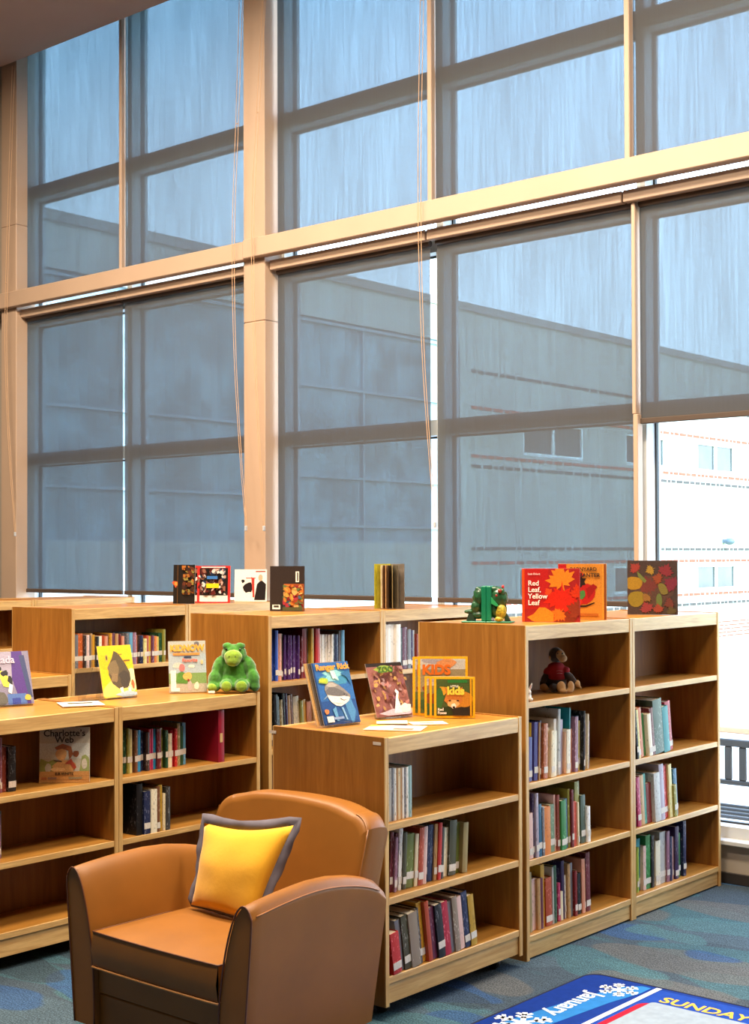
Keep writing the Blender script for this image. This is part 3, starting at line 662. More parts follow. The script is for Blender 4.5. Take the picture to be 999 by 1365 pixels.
# back: rounded block leaning back
def rounded_outline(w, z0, z1, r, arch=.03, n=8):
    P = [(w, z0)]
    for k in range(n+1):
        a = PI/2*k/n; P.append((w-r+r*math.cos(a), z1-r+r*math.sin(a)))
    P += [(w*.5, z1+arch*.75), (0, z1+arch), (-w*.5, z1+arch*.75)]
    for k in range(n+1):
        a = PI/2+PI/2*k/n; P.append((-w+r+r*math.cos(a), z1-r+r*math.sin(a)))
    P.append((-w, z0)); return [(q.x, q.y) for q in cr([(a, b, 0) for a, b in P], 3)]
O1 = rounded_outline(.405, .30, .838, .085, .034)
bm = BM(); rings = []
prof = [(0, .030, 0), (.006, .012, 0), (.020, .002, 0), (.045, 0, 0), (.085, .0, .001), (.125, .006, .004), (.155, .022, .014), (.170, .05, .03)]
for dy, ins, dz in prof:
    r = []
    for x, z in O1:
        k = (z-.3)/.55; lean = .13*k - .02*math.sin(PI*min(1, max(0, k)))
        x2 = x-math.copysign(min(abs(x), ins), x); z2 = z-(ins*.9+dz if z > .4 else 0)
        r.append(bm.verts.new((x2, .555+lean+dy, z2)))
    rings.append(r)
for A, B in zip(rings, rings[1:]):
    for k in range(len(A)-1): bm.faces.new([A[k], A[k+1], B[k+1], B[k]])
    bm.faces.new([A[-1], A[0], B[0], B[-1]])
bm.faces.new(rings[0]); bm.faces.new(rings[-1][::-1])
bk = obj('backrest', bm, leather, ch, smooth=True); m = bk.modifiers.new('b', 'EDGE_SPLIT'); m.split_angle = math.radians(55)
bm = BM()
tube(bm, [(x*1.0-math.copysign(.003, x), .555+.13*((z-.3)/.55)-.02*math.sin(PI*min(1, max(0, (z-.3)/.55)))+.018, z-.002) for x, z in O1 if z > .42 and x > .33], .0028, 8)
obj('piping', bm, plain('94602a', .45, name='tan_piping'), bk)
# lower shell: rear panel and front rail
bm = BM(); box(bm, -.33, .33, .665, .72, .085, .56, .015, seg=2); obj('rear_panel', bm, leather, ch)
bm = BM(); box(bm, -.328, .328, .022, .06, .085, .205, .006, seg=2); box(bm, -.328, .328, .016, .06, .207, .30, .006, seg=2); obj('front_rail', bm, leather, ch)
bm = BM(); box(bm, -.312, .312, .06, .60, .20, .30); obj('seat_deck', bm, plain('3a2416', .8, name='deck_cloth'), ch)
# seat cushion with crown
bm = BM(); nx, ny = 14, 14; x0, x1, y0, y1 = -.334, .334, -.004, .595; T = []; Bt = []
for i in range(nx+1):
    a = []; b = []
    for j in range(ny+1):
        s, t = 2*i/nx-1, 2*j/ny-1; cn = (1-abs(s)**4)*(1-abs(t)**4)
        x = (x0+x1)/2+s*(x1-x0)/2*(1-.006*(1-cn)); y = (y0+y1)/2+t*(y1-y0)/2
        yb = -.008*(1-s*s) if j == 0 else 0
        a.append(bm.verts.new((x, y+yb, .432+.022*cn))); b.append(bm.verts.new((x, y+yb*.6, .305)))
    T.append(a); Bt.append(b)
for i in range(nx):
    for j in range(ny):
        bm.faces.new([T[i][j], T[i+1][j], T[i+1][j+1], T[i][j+1]]); bm.faces.new([Bt[i][j], Bt[i][j+1], Bt[i+1][j+1], Bt[i+1][j]])
mid = {}
def side(A, B, n, nrm):
    M_ = [bm.verts.new((a.co+b.co)/2+Vector(nrm)*.010) for a, b in zip(A, B)]
    for k in range(n):
        bm.faces.new([A[k], A[k+1], M_[k+1], M_[k]]); bm.faces.new([M_[k], M_[k+1], B[k+1], B[k]])
side([T[i][0] for i in range(nx+1)], [Bt[i][0] for i in range(nx+1)], nx, (0, -1, 0)); side([T[i][ny] for i in range(nx+1)], [Bt[i][ny] for i in range(nx+1)], nx, (0, 1, 0))
side(T[0], Bt[0], ny, (-.3, 0, 0)); side(T[nx], Bt[nx], ny, (.3, 0, 0))
edgeT = [v.co.copy() for v in [T[i][0] for i in range(nx+1)]+T[nx][1:]]; edgeT = [v.co.copy() for v in T[0][::-1]]+[T[i][0].co.copy() for i in range(1, nx+1)]+[v.co.copy() for v in T[nx][1:]]
edgeB = [v.co.copy() for v in Bt[0][::-1]]+[Bt[i][0].co.copy() for i in range(1, nx+1)]+[v.co.copy() for v in Bt[nx][1:]]
sc_ = obj('seat_cushion', bm, leather, ch, smooth=True); m = sc_.modifiers.new('e', 'EDGE_SPLIT'); m.split_angle = math.radians(55)
bm = BM(); tube(bm, edgeT, .0034, 8); obj('piping', bm, welt, sc_)
bm = BM(); tube(bm, [q+Vector((0, -.004, 0)) for q in edgeB], .0042, 8); obj('piping', bm, plain('b07a44', .45, name='tan_piping_light'), sc_)
for x, y in ((-.38, .05), (.38, .05), (-.33, .62), (.33, .62)):
    bm = BM(); prism(bm, [(x-.028, 0+y-.028), (x+.028, y-.028), (x+.028, y+.028), (x-.028, y+.028)], .0, .09, 'z'); obj('leg', bm, plain('2a1a10', .4, name='dark_wood_leg'), ch)

# throw cushion
cu = thing('throw_cushion', 'yellow square cushion with grey flange leaning in the armchair', 'cushion', (-3.8, 3.64, .46))
yel = plain('e6ac1a', .9, var=.03, vs=14, name='yellow_cotton', sheen=.2, bump=.3, bs=60); gry = plain('5f5a66', .9, var=.1, vs=20, name='grey_cotton')
BL_, BR_, TL_, TR_ = Vector((-4.005, 3.585, .470)), Vector((-3.640, 3.56, .470)), Vector((-4.030, 3.675, .765)), Vector((-3.572, 3.70, .808))
org = Vector((-3.8, 3.64, .46))
def cpt(s, t, off=0.0):
    a = BL_.lerp(BR_, s); b = TL_.lerp(TR_, s); q = a.lerp(b, t); S, T_ = 2*s-1, 2*t-1
    c = Vector((-3.80, 3.63, .62)); q = q+(c-q)*(-.0)  # edges pull in between corners
    pull = .10*(1-min(1, (1-abs(S))*3))*(1-T_*T_)+.0
    pull2 = (.22 if T_ > 0 else .05)*(1-min(1, (1-abs(T_))*3))*(1-S*S)
    q = q+(c-q)*(pull*.6+pull2*.6)
    bulge = .06*((1-S*S)*(1-T_*T_))**.55
    nrm = Vector((.12, -.94, .30)).normalized()
    return q+nrm*bulge*off - org
bm = BM(); n = 20; F_ = [[None]*(n+1) for _ in range(n+1)]; B_ = [[None]*(n+1) for _ in range(n+1)]
for i in range(n+1):
    for j in range(n+1):
        s, t = i/n, j/n; q = cpt(s, t, 1); w_ = mnoise.noise(Vector((s*3.1, t*3.7, .4)))*.009*((1-(2*s-1)**2)*(1-(2*t-1)**2))**.3
        F_[i][j] = bm.verts.new(q+Vector((0, w_, 0)))
        B_[i][j] = F_[i][j] if i in (0, n) or j in (0, n) else bm.verts.new(cpt(s, t, -.9))
for i in range(n):
    for j in range(n):
        bm.faces.new([F_[i][j], F_[i+1][j], F_[i+1][j+1], F_[i][j+1]]); bm.faces.new([B_[i][j], B_[i][j+1], B_[i+1][j+1], B_[i+1][j]])
obj('cushion_cover', bm, yel, cu, smooth=True)
# wavy flange all round
bm = BM(); loop = []
for k in range(n): loop.append((k/n, 0))
for k in range(n): loop.append((1, k/n))
for k in range(n): loop.append((1-k/n, 1))
for k in range(n): loop.append((0, 1-k/n))
ctr = Vector((-3.80, 3.63, .63))-org; R0 = []; R1 = []; R2 = []
for k, (s, t) in enumerate(loop):
    q = cpt(s, t, 0); S, T_ = 2*s-1, 2*t-1
    out = Vector(((1 if abs(S) > .999 else .0)*math.copysign(1, S), 0, (1 if abs(T_) > .999 else .0)*math.copysign(1, T_)))
    if out.length > 1.2: out = out.normalized()*1.25
    wv = .007*math.sin(k*.45)+.003*math.sin(k*1.3); wd = .034 if t > 0 else .012
    R0.append(bm.verts.new(q+Vector((0, .001, 0)))); R1.append(bm.verts.new(q+out*wd*.5+Vector((0, .006+wv*.5, 0)))); R2.append(bm.verts.new(q+out*wd+Vector((0, .012+wv, 0))))
m_ = len(loop)
for A, B in ((R0, R1), (R1, R2)):
    for k in range(m_): bm.faces.new([A[k], A[(k+1) % m_], B[(k+1) % m_], B[k]])
fl = obj('flange', bm, gry, cu, smooth=True); so = fl.modifiers.new('s', 'SOLIDIFY'); so.thickness = .003; so.offset = 0

# ---------------------------------------------------------------- flat artwork helper
def flat(col): return plain(col, .38, var=.16, vs=170, name='printed_ink')
def art(parent, layers, y, name='cover_art', order0=0, mute=1.0):
    if mute != 1: layers = [(''.join('%02x' % int(int(c_[i:i+2], 16)*mute+18) for i in (0, 2, 4)), P) for c_, P in layers]
    bm = BM(); mats = []; idx = {}
    for k, (col, pts) in enumerate(layers):
        if col not in idx: idx[col] = len(mats); mats.append(flat(col))
        yy = y-.00025*(k+1+order0)
        vs = [bm.verts.new((px, yy, pz)) for px, pz in pts]
        f = bm.faces.new(vs); f.material_index = idx[col]
    me = bpy.data.meshes.new(name); bm.to_mesh(me); bm.free()
    for m in mats: me.materials.append(m)
    o = bpy.data.objects.new(name, me); C.objects.link(o); o.parent = parent; return o
def rect(x0, x1, z0, z1): return [(x0, z0), (x1, z0), (x1, z1), (x0, z1)]
def blob(cx, cz, rx, rz_, n=16, wob=0, seed=0, rot=0):
    r_ = random.Random(seed); P = []
    for k in range(n):
        a = 2*PI*k/n; w = 1+wob*(r_.random()-.5)*2; x, z = rx*w*math.cos(a), rz_*w*math.sin(a)
        P.append((cx+x*math.cos(rot)-z*math.sin(rot), cz+x*math.sin(rot)+z*math.cos(rot)))
    return P
MAPLE = [(0, -1), (.06, -.45), (.45, -.62), (.38, -.42), (.85, -.3), (.68, -.12), (1.0, .18), (.62, .18), (.66, .42), (.36, .28), (.42, .68), (.2, .58), (0, 1.0), (-.2, .58), (-.42, .68), (-.36, .28), (-.66, .42), (-.62, .18), (-1.0, .18), (-.68, -.12), (-.85, -.3), (-.38, -.42), (-.45, -.62), (-.06, -.45)]
def leaf(cx, cz, s, rot=0, sx=1):
    return [(cx+s*(x*sx*math.cos(rot)-z*math.sin(rot)), cz+s*(x*sx*math.sin(rot)+z*math.cos(rot))) for x, z in MAPLE]
def clip(pts, x0, x1, z0, z1):
    return [(min(x1, max(x0, a)), min(z1, max(z0, b))) for a, b in pts]
def cover_book(name, label, cat, loc, rz, w, h, t, front, spine=None, rx=0, group=None, hard=True):
    """closed book standing cover-out: front faces local -Y, bottom centre at origin, spine on the left"""
    T = thing(name, label, cat, loc, rz, group, rx=rx)
    sp = spine or front; b = .0022 if hard else .0006; bm = BM()
    box(bm, -w/2, w/2, -t, -t+b, 0, h, .0004 if hard else 0, 0); box(bm, -w/2, w/2, -b, 0, 0, h, .0004 if hard else 0, 0); box(bm, -w/2, -w/2+b, -t+b, -b, 0, h, 0, 1)
    obj('cover', bm, [flat(front), flat(sp)], T)
    bm = BM(); g = .003 if hard else .0; box(bm, -w/2+b, w/2-g-.0005, -t+b, -b, g, h-g); obj('pages', bm, paper, T)
    return T
WHT = plain('f4efe6', .5, name='printed_white'); BLK = plain('1c1714', .5, name='printed_black')
# --- red and orange leaf book
T = cover_book('picture_book', 'red and orange picture book with maple leaves and white title', 'book', (-3.658, 5.541, 1.4812), math.radians(22), .276, .252, .012, 'b8201e', 'd8401a')
w, h, y = .276, .252, -.012
X0, X1, Z0, Z1 = -w/2+.001, w/2-.001, .001, h-.001
art(T, [('9c1c1c', rect(X0, X1, Z0, Z1)), ('b01a1a', rect(X0, -.01, .06, Z1)), ('cf4a12', rect(X0, X0+.012, Z0, Z1)), ('f07a1c', clip(leaf(.048, .205, .075, .3), X0, X1, Z0, Z1)), ('c8200f', clip(leaf(.055, .105, .092, PI), X0, X1, Z0, Z1)),
        ('e0461a', leaf(-.01, .142, .022, .6)), ('f0801e', clip(blob(-.04, .022, .062, .045, 14, .25, 3), X0, X1, Z0, Z1)), ('7e2a14', clip(leaf(.075, .012, .055, .4), X0, X1, Z0, Z1)),
        ('ef6a1a', clip(leaf(.04, .035, .04, 2.5), X0, X1, Z0, Z1)), ('8a3018', clip(leaf(.12, .06, .05, 1.2), X0, X1, Z0, Z1)), ('c8300f', clip(leaf(.13, .14, .045, .2), X0, X1, Z0, Z1))], y)
text_mesh('author_name', 'Lois Ehlert', .0135, WHT, T, (-.108, y-.0035, .222))
text_mesh('title', 'Red\nLeaf,\nYellow\nLeaf', .0335, WHT, T, (-.108, y-.0035, .172), off=.0004, sx=1.0)
# --- barnyard book
T = cover_book('picture_book', 'orange rooster picture book standing behind the red leaf book', 'book', (-3.678, 5.85, 1.4812), math.radians(24), .235, .272, .022, 'c07a24', 'a01c1e')
w, h, y = .235, .272, -.022; X0, X1, Z0, Z1 = -w/2+.001, w/2-.001, .001, h-.001
art(T, [('c47c2a', rect(X0, X1, Z0, Z1)), ('a8181c', rect(X0, X0+.04, Z0, Z1)), ('d08c30', rect(.099, .105, Z0, Z1)), ('7a3a14', rect(.108, X1, Z0, Z1)),
        ('a81c1a', blob(.012, .125, .062, .05, 14, .12, 4, .5)), ('8c1614', [(.03, .10), (.075, .16), (.055, .175), (.02, .15)]), ('1c1a16', blob(-.008, .185, .024, .028, 14, .35, 8)), ('c22a16', leaf(-.005, .218, .018, 0)),
        ('3f7a3a', blob(-.006, .118, .027, .019, 12, .1, 2, .8)), ('c02a1a', blob(-.03, .085, .03, .02, 10, .2, 6)),
        ('1c1612', [(-.04, .035), (-.02, .068), (.02, .07), (.06, .085), (.062, .08), (.02, .062), (-.012, .06), (-.03, .03)]), ('1c1612', [(-.04, .02), (-.01, .03), (0, .02), (-.01, .015)]), ('a85a1c', rect(-.03, .08, .018, .03))], y)
text_mesh('title', 'BARNYARD', .025, BLK, T, (-.058, y-.0045, .238), sx=1.0, off=.0004); text_mesh('title', 'BANTER', .027, BLK, T, (-.012, y-.0045, .208), off=.0004)
# --- autumn leaves book
T = cover_book('picture_book', 'dark brown picture book covered in autumn leaves, rightmost', 'book', (-3.674, 6.53, 1.4812), math.radians(20), .263, .285, .009, '3e2c26', 'c8a070')
w, h, y = .263, .285, -.009; X0, X1, Z0, Z1 = -w/2+.001, w/2-.001, .001, h-.001
c = lambda P: clip(P, X0, X1, Z0, Z1)
art(T, [('43302a', rect(X0, X1, Z0, Z1)), ('5a3a2e', c(blob(.02, .14, .1, .09, 14, .3, 12))), ('7c2a28', c(leaf(-.02, .15, .06, .3))), ('c8941a', c(blob(-.1, .165, .05, .035, 14, .05, 1))), ('a88c1c', c(blob(-.085, .082, .045, .042, 14, .06, 2, .5))),
        ('7a8a3a', c([(-.08, .23), (-.03, .18), (-.04, .165), (-.075, .20)])), ('b8322a', c(leaf(-.09, .245, .035, .8))), ('c89a2c', c(leaf(-.01, .235, .03, 2.0))), ('9a2430', c(leaf(.07, .23, .045, -.4))), ('8a1c34', c(leaf(.10, .16, .05, .9))),
        ('a8421f', c(leaf(.03, .19, .035, 1.3))), ('8a7a2c', c(blob(.055, .135, .022, .034, 12, .1, 3, .5))), ('6a8038', c(blob(.035, .07, .016, .04, 12, .1, 5))), ('b03a28', c(leaf(.03, .03, .032, .1))), ('a82c34', c(leaf(-.03, .035, .04, .4))), ('7c3028', c(leaf(.09, .06, .035, 1.9))), ('a8702a', c(leaf(-.03, .09, .03, 2.4))), ('5a4a24', c(leaf(.10, .02, .03, .3)))], y, mute=.62)

# ---------------------------------------------------------------- frog bookends
fr = thing('frog_bookends', 'pair of dark green frog shaped bookends pushed together', 'bookends', (-3.86, 5.312, 1.4812), math.radians(22))
fg = plain('144a28', .45, var=.5, vs=60, name='green_glaze', coat=.3); fg2 = plain('0f7a58', .35, var=.08, name='green_slab', coat=.3); fy = plain('a89a2a', .5, var=.6, vs=120, name='speckled_belly')
for s, nm in ((-1, 'l'), (1, 'r')):
    bm = BM(); box(bm, 0 if s > 0 else -.121, .121 if s > 0 else 0, -.04, .04, 0, .007, .003); obj('base_plate', bm, fg2, fr)
    bm = BM(); box(bm, .0 if s > 0 else -.024, .024 if s > 0 else -.0006, -.035, .035, .007, .172, .004); obj('upright_slab', bm, fg2, fr)
# right half: body and head bulging to the right with one eye, left half: haunch, foot and snout
bm = BM(); ball(bm, (.052, 0, .115), (.046, .04, .055)); ball(bm, (.050, 0, .060), (.044, .036, .045)); ball(bm, (.035, -.01, .155), (.024, .02, .018)); ball(bm, (.072, -.02, .145), (.016, .014, .018))
o = obj('frog_head', bm, fg, fr, smooth=True); m = o.modifiers.new('r', 'REMESH'); m.mode = 'VOXEL'; m.voxel_size = .004; m.use_smooth_shade = True
bm = BM(); ball(bm, (.066, -.016, .052), (.028, .026, .040)); ball(bm, (.06, -.028, .018), (.02, .016, .014)); o = obj('belly', bm, fy, fr, smooth=True)
bm = BM(); prism(bm, [(.026, .12), (.055, .088), (.060, .08), (.050, .078), (.026, .09)], -.044, -.036, 'y'); obj('mouth', bm, plain('2a9a5c', .4, name='light_green_glaze'), fr)
for p_, r_ in (((.066, -.036, .150), .010), ((.05, -.038, .128), .006)):
    bm = BM(); ball(bm, p_, r_); obj('eye', bm, plain('8a2a20', .2, name='red_eye'), fr, smooth=True)
bm = BM(); ball(bm, (.076, -.014, .168), (.007, .006, .009)); obj('horn', bm, plain('c8302c', .4), fr, smooth=True)
bm = BM(); prism(bm, [(.085, .007), (.112, .007), (.092, .045), (.082, .04)], -.02, .0, 'y'); obj('hind_foot', bm, plain('1a3a2a', .5, var=.3, name='dark_green_glaze'), fr)
bm = BM(); ball(bm, (-.040, 0, .12), (.030, .034, .05)); ball(bm, (-.052, 0, .075), (.03, .034, .035)); ball(bm, (-.045, -.01, .155), (.014, .014, .014)); ball(bm, (-.06, 0, .14), (.01, .014, .012)); ball(bm, (-.066, 0, .115), (.01, .012, .01))
ball(bm, (-.082, 0, .05), (.035, .02, .012)); ball(bm, (-.045, 0, .035), (.035, .03, .02))
o = obj('frog_body', bm, fg, fr, smooth=True); m = o.modifiers.new('r', 'REMESH'); m.mode = 'VOXEL'; m.voxel_size = .004; m.use_smooth_shade = True
bm = BM(); prism(bm, [(-.10, .007), (-.055, .007), (-.065, .04), (-.088, .042)], -.022, .0, 'y'); obj('hind_foot', bm, plain('1a3a2a', .5, var=.3), fr)

# ---------------------------------------------------------------- magazines on acrylic easels
def easel(label, loc, rz, w, h, tilt):
    T = thing('acrylic_easel', label, 'display stand', loc, rz)
    bm = BM(); s, c_ = math.sin(tilt), math.cos(tilt)
    M = Matrix.Rotation(-tilt, 4, 'X')
    box(bm, -w/2, w/2, 0, .003, .0, h, 0, M=M); obj('back_plate', bm, acrylic, T)
    bm = BM(); box(bm, -w/2, w/2, -.028, .0, .0, .003); box(bm, -w/2, w/2, -.031, -.028, 0, .018); obj('ledge', bm, acrylic, T)
    bm = BM(); y1 = s*h*.85; prism(bm, [(y1+.003, h*.85*c_), (y1+.006, h*.85*c_), (y1+.075, 0), (y1+.072, 0)], -w*.35, w*.35, 'x'); obj('rear_prop', bm, acrylic, T)
    return T
def mag(label, loc, rz, w, h, t, tilt, front, group=None, spine=None):
    return cover_book('magazine', label, 'magazine', loc, rz, w, h, t, front, spine or 'c8bfae', rx=-tilt, group=group, hard=False)
ZL, ZH = 1.0905, 1.4812
def fwd(loc, rz, d): return (loc[0]+d*math.sin(rz), loc[1]-d*math.cos(rz), loc[2])
# shark magazine, two more behind it
tl = math.radians(19); rz = math.radians(83); base = (-3.905, 4.316, ZL+.0032)
easel('clear acrylic easel holding the shark magazines', (base[0], base[1], ZL+.0005), rz, .18, .22, tl)
for k, (lab, col) in enumerate((('shark magazine facing out on the low bookcase behind the armchair', '2a5a9c'), ('dark magazine edge just behind the shark magazine', '4a4038'), ('tan magazine edge, second behind the shark magazine', 'b8905a'))):
    q = fwd(base, rz, .022-.0075*k); q = (q[0]-.014*k*math.cos(rz), q[1]-.014*k*math.sin(rz), q[2]+.004)
    T = mag(lab, q, rz, .186, .262, .004, tl, col); T.scale = (1.07, 1, 1.01)
    if k == 0:
        nz = lambda P: [((a-.5)*.186, b*.262) for a, b in P]
        w, h, y = .186, .262, -.004; X0, X1, Z0, Z1 = -w/2, w/2, 0, h; c = lambda P: clip(P, X0+.0005, X1-.0005, .0005, h-.0005)
        art(T, [('1f4a8c', rect(X0, X1, Z0, Z1)), ('2c66ac', rect(X0, X1, .10, Z1)), ('3f8aae', c(blob(.01, .20, .07, .035, 14, .3, 3))), ('8ccad0', c(blob(0, .205, .045, .02, 12, .4, 5))), ('18386c', rect(X0, X0+.008, Z0, Z1)),
                ('2a5a94', c(blob(.04, .04, .05, .03, 12, .3, 9))), ('4a86ba', c([(.03, .10), (.06, .13), (.08, .05), (.06, .0), (.05, 0)])),
                ('8a847e', nz([(.20,.56),(.24,.64),(.33,.69),(.46,.685),(.60,.63),(.74,.55),(.86,.46),(.87,.41),(.80,.37),(.6,.40),(.40,.43),(.24,.47)])), ('b4aca2', nz([(.26,.62),(.34,.67),(.46,.665),(.58,.62),(.5,.6),(.36,.6)])), ('6a6664', nz([(.22,.54),(.34,.60),(.5,.585),(.66,.53),(.80,.46),(.78,.42),(.6,.44),(.4,.46),(.25,.49)])), ('e9e6df', nz([(.24,.475),(.40,.455),(.55,.44),(.70,.44),(.84,.415),(.80,.36),(.70,.32),(.55,.28),(.42,.30),(.31,.36),(.26,.42)])),
                ('c8c4bc', nz([(.34,.36),(.5,.31),(.66,.33),(.5,.335)])), ('4a4442', nz([(.56,.42),(.66,.375),(.80,.385),(.66,.365),(.58,.39)])), ('141414', nz([(.69,.475),(.715,.48),(.71,.455),(.69,.455)])), ('8aa0b0', nz([(.10,.40),(.24,.475),(.22,.44)])), ('5f9cc8', nz([(.30,.24),(.40,.28),(.42,.05),(.36,.05)])), ('88b4d8', nz([(.55,.26),(.60,.26),(.66,.06),(.62,.06)])), ('b8dcd8', nz([(.42,.86),(.50,.74),(.62,.70),(.56,.86)])), ('e0f0ec', nz([(.45,.80),(.48,.72),(.53,.74),(.5,.84)])), ('2f6a9c', nz([(.70,.80),(.85,.75),(.95,.60),(.97,.85)])),
                ('a8c23a', c(blob(-.055, .185, .026, .013, 12, .2, 3))), ('f0e8dc', rect(-.075, -.042, .01, .035)), ('c87a3c', c(blob(-.07, .055, .013, .011, 10, .2, 3))), ('8aa0c8', rect(-.04, .01, .02, .03))], y)
        text_mesh('title', 'Ranger Rick', .035, plain('f0a020', .5, name='orange_ink'), T, (-.08, y-.006, .230), off=.0012)
        text_mesh('cover_lines', 'Shark', .015, plain('f2e84a', .5, name='yellow_ink'), T, (-.078, y-.006, .18), off=.0004)
# pink patterned magazine
rz = math.radians(77); base = (-3.912, 4.668, ZL+.0032); tl = math.radians(21)
easel('clear acrylic easel holding the pink patterned magazine', (base[0], base[1], ZL+.0005), rz, .18, .22, tl)
q = fwd(base, rz, .020); T = mag('pinkish brown patterned magazine with a swan shape on clear easel', (q[0], q[1], q[2]+.003), rz, .186, .238, .004, tl, '8a5a54'); T.scale = (1.04, 1, 1.02)
L_ = [('94605c', rect(-.093, .093, 0, .238)), ('2a201e', rect(-.093, .093, .222, .238))]; r_ = random.Random(5)
pal = ['b07a70', 'c89a5c', '7a4640', 'a88a8c', 'd0a46a', '8c5a6c', 'b08c54', '5c3a34', 'c08078']
for k in range(80): L_.append((pal[k % len(pal)], clip(blob(r_.uniform(-.085, .085), r_.uniform(.03, .215), r_.uniform(.006, .016), r_.uniform(.004, .010), 8, .3, k, r_.random()*3), -.092, .092, 0, .222)))
L_ += [('c8b8c8', clip(blob(0, .012, .085, .016, 14, .2, 3), -.092, .092, .001, .2)), ('e8eef0', [(-.012, .01), (.03, .01), (.022, .075), (.032, .10), (.020, .115), (.012, .105), (.018, .095), (.005, .06)]), ('e8e6e0', clip(blob(.05, .03, .03, .02, 12, .2, 8), -.092, .092, 0, .2)), ('9ab04a', blob(-.02, .205, .05, .016, 14, .15, 3))]
art(T, L_, -.004)
text_mesh('title', 'ZOO', .036, plain('3f6a24', .5, name='green_ink'), T, (-.055, -.029, .19), off=.001)
# yellow-framed magazines
rz = math.radians(38); dv = Vector((math.cos(rz), math.sin(rz), 0)); dn = Vector((math.sin(rz), -math.cos(rz), 0))
def ymag(label, c_, w, h, big, extra=None, fox=False):
    T = mag(label, tuple(c_), rz, w, h, .004, math.radians(3), 'f0b41c', spine='e8b01c', group='yellow framed magazines')
    m_ = .011 if big else .010; X0, X1, Z0, Z1 = -w/2+m_, w/2-m_, m_, h-m_
    c = lambda P: clip(P, X0, X1, Z0, Z1)
    if not fox:
        art(T, [('9a8c6a', rect(X0, X1, Z0, Z1)), ('c8c4bc', rect(X0, X1, h*.78, Z1)), ('a8a0a8', c(blob(-.04, h*.93, .05, .015, 10, .2, 2))), ('d8905a', c(blob(.02, h*.9, .05, .02, 10, .3, 4))), ('5a6a3a', rect(X0, X1, Z0, h*.4)), ('8a4a2a', c(blob(-.06, h*.4, .03, .03, 12, .3, 5))), ('3a5a34', c(blob(-.08, h*.2, .02, .03, 12, .3, 6)))], -.004)
        text_mesh('title', 'KIDS', .058, plain('e0701c', .5, name='orange_ink2'), T, (X0+.008, -.0056, h*.70), off=.003, sx=1.02)
    else:
        art(T, [('4a5a2c', rect(X0, X1, Z0, Z1)), ('2c3a1c', c(blob(.0, .02, .09, .03, 12, .2, 3))), ('2f7a34', rect(-.03, .055, h-.026, h-.014)), ('3a2a1c', c(blob(.055, .06, .04, .05, 14, .2, 2))), ('d8a030', c(blob(-.045, .12, .022, .018, 8, .3, 9))), ('3a6a34', c(blob(-.065, .09, .02, .045, 10, .2, 4))),
                ('c8842a', c(blob(.03, .078, .05, .036, 14, .1, 5))), ('c87a34', c([(-.035, .105), (-.045, .135), (-.015, .115), (.01, .115), (.035, .135), (.03, .10), (.035, .075), (.015, .05), (0, .038), (-.02, .05), (-.045, .075)])), ('e0b070', c(blob(-.005, .062, .028, .018, 12, .1, 7))), ('f0e8dc', c(blob(-.004, .052, .012, .012, 10, .1, 7))),
                ('1a1410', blob(-.003, .046, .006, .005, 8)), ('2a1810', blob(-.02, .075, .006, .003, 8)), ('2a1810', blob(.014, .075, .006, .003, 8)), ('2a2420', c(blob(.03, .025, .045, .020, 12, .2, 5))), ('e8a01c', rect(w/2-.022, w/2-.014, Z0, Z1))], -.004)
        text_mesh('title', 'LITTLE', .012, WHT, T, (-.018, -.0085, h-.045), off=.0004); text_mesh('title', 'kids', .047, plain('f2d84a', .5, name='pale_yellow_ink'), T, (-.032, -.0085, h-.076), off=.0022)
        text_mesh('cover_lines', 'Red\nFoxes', .016, WHT, T, (X0+.006, -.0085, .032), off=.0006)
    return T
c0 = Vector((-3.775, 4.856, ZL+.001))
ymag('large yellow framed children magazine, rearmost of the display', c0-dv*.026-dn*.014, .215, .258, True)
ymag('large yellow framed children magazine with big orange title', c0-dn*.006, .22, .26, True)
c1 = Vector((-3.688, 4.826, ZL+.001))
ymag('small yellow framed magazine edge directly behind the fox magazine', c1-dv*.022+dn*(-.006), .172, .178, False)
ymag('small yellow framed magazine edge, second behind the fox magazine', c1-dv*.044+dn*(-.016), .172, .178, False)
ymag('small yellow framed magazine with fox cover', c1+dn*.005, .178, .178, False, fox=True)
T = easel('clear acrylic stand behind the yellow framed magazines', (c0.x-.034, c0.y+.043, ZL+.0005), rz, .22, .20, math.radians(4))
# leaflets lying on the low cases
def leaflet(label, loc, rz, w, d, cols, grp):
    T = thing('leaflet', label, 'leaflet', loc, rz, grp); bm = BM(); box(bm, -w/2, w/2, -d/2, d/2, 0, .003, .0005); obj('sheets', bm, plain('e8dcc0', .6, name='leaflet_paper'), T)
    bm = BM(); mats = []
    for k, (col, P) in enumerate(cols):
        f = bm.faces.new([bm.verts.new((a*w/2, b*d/2, .0032+.0002*k)) for a, b in P]); f.material_index = k; mats.append(flat(col))
    obj('printed_face', bm, mats, T); return T
leaflet('cream and yellow leaflet near the front edge, between magazines', (-3.655, 4.385, ZL), math.radians(28), .235, .16, [('e8dcc0', [(-.98, -.98), (.98, -.98), (.98, .98), (-.98, .98)]), ('f0c83c', [(-.98, .2), (-.3, .95), (-.98, .95)]), ('c86a4a', [(.0, -.8), (.7, -.8), (.7, -.2), (.0, -.2)])], 'leaflets on the low bookcase')
leaflet('pale leaflet lying in front of the yellow framed magazines', (-3.655, 4.60, ZL), math.radians(52), .15, .10, [('efe6cf', [(-.98, -.98), (.98, -.98), (.98, .98), (-.98, .98)]), ('a84a3a', [(-.5, -.3), (.3, -.3), (.3, .1), (-.5, .1)])], 'leaflets on the low bookcase')
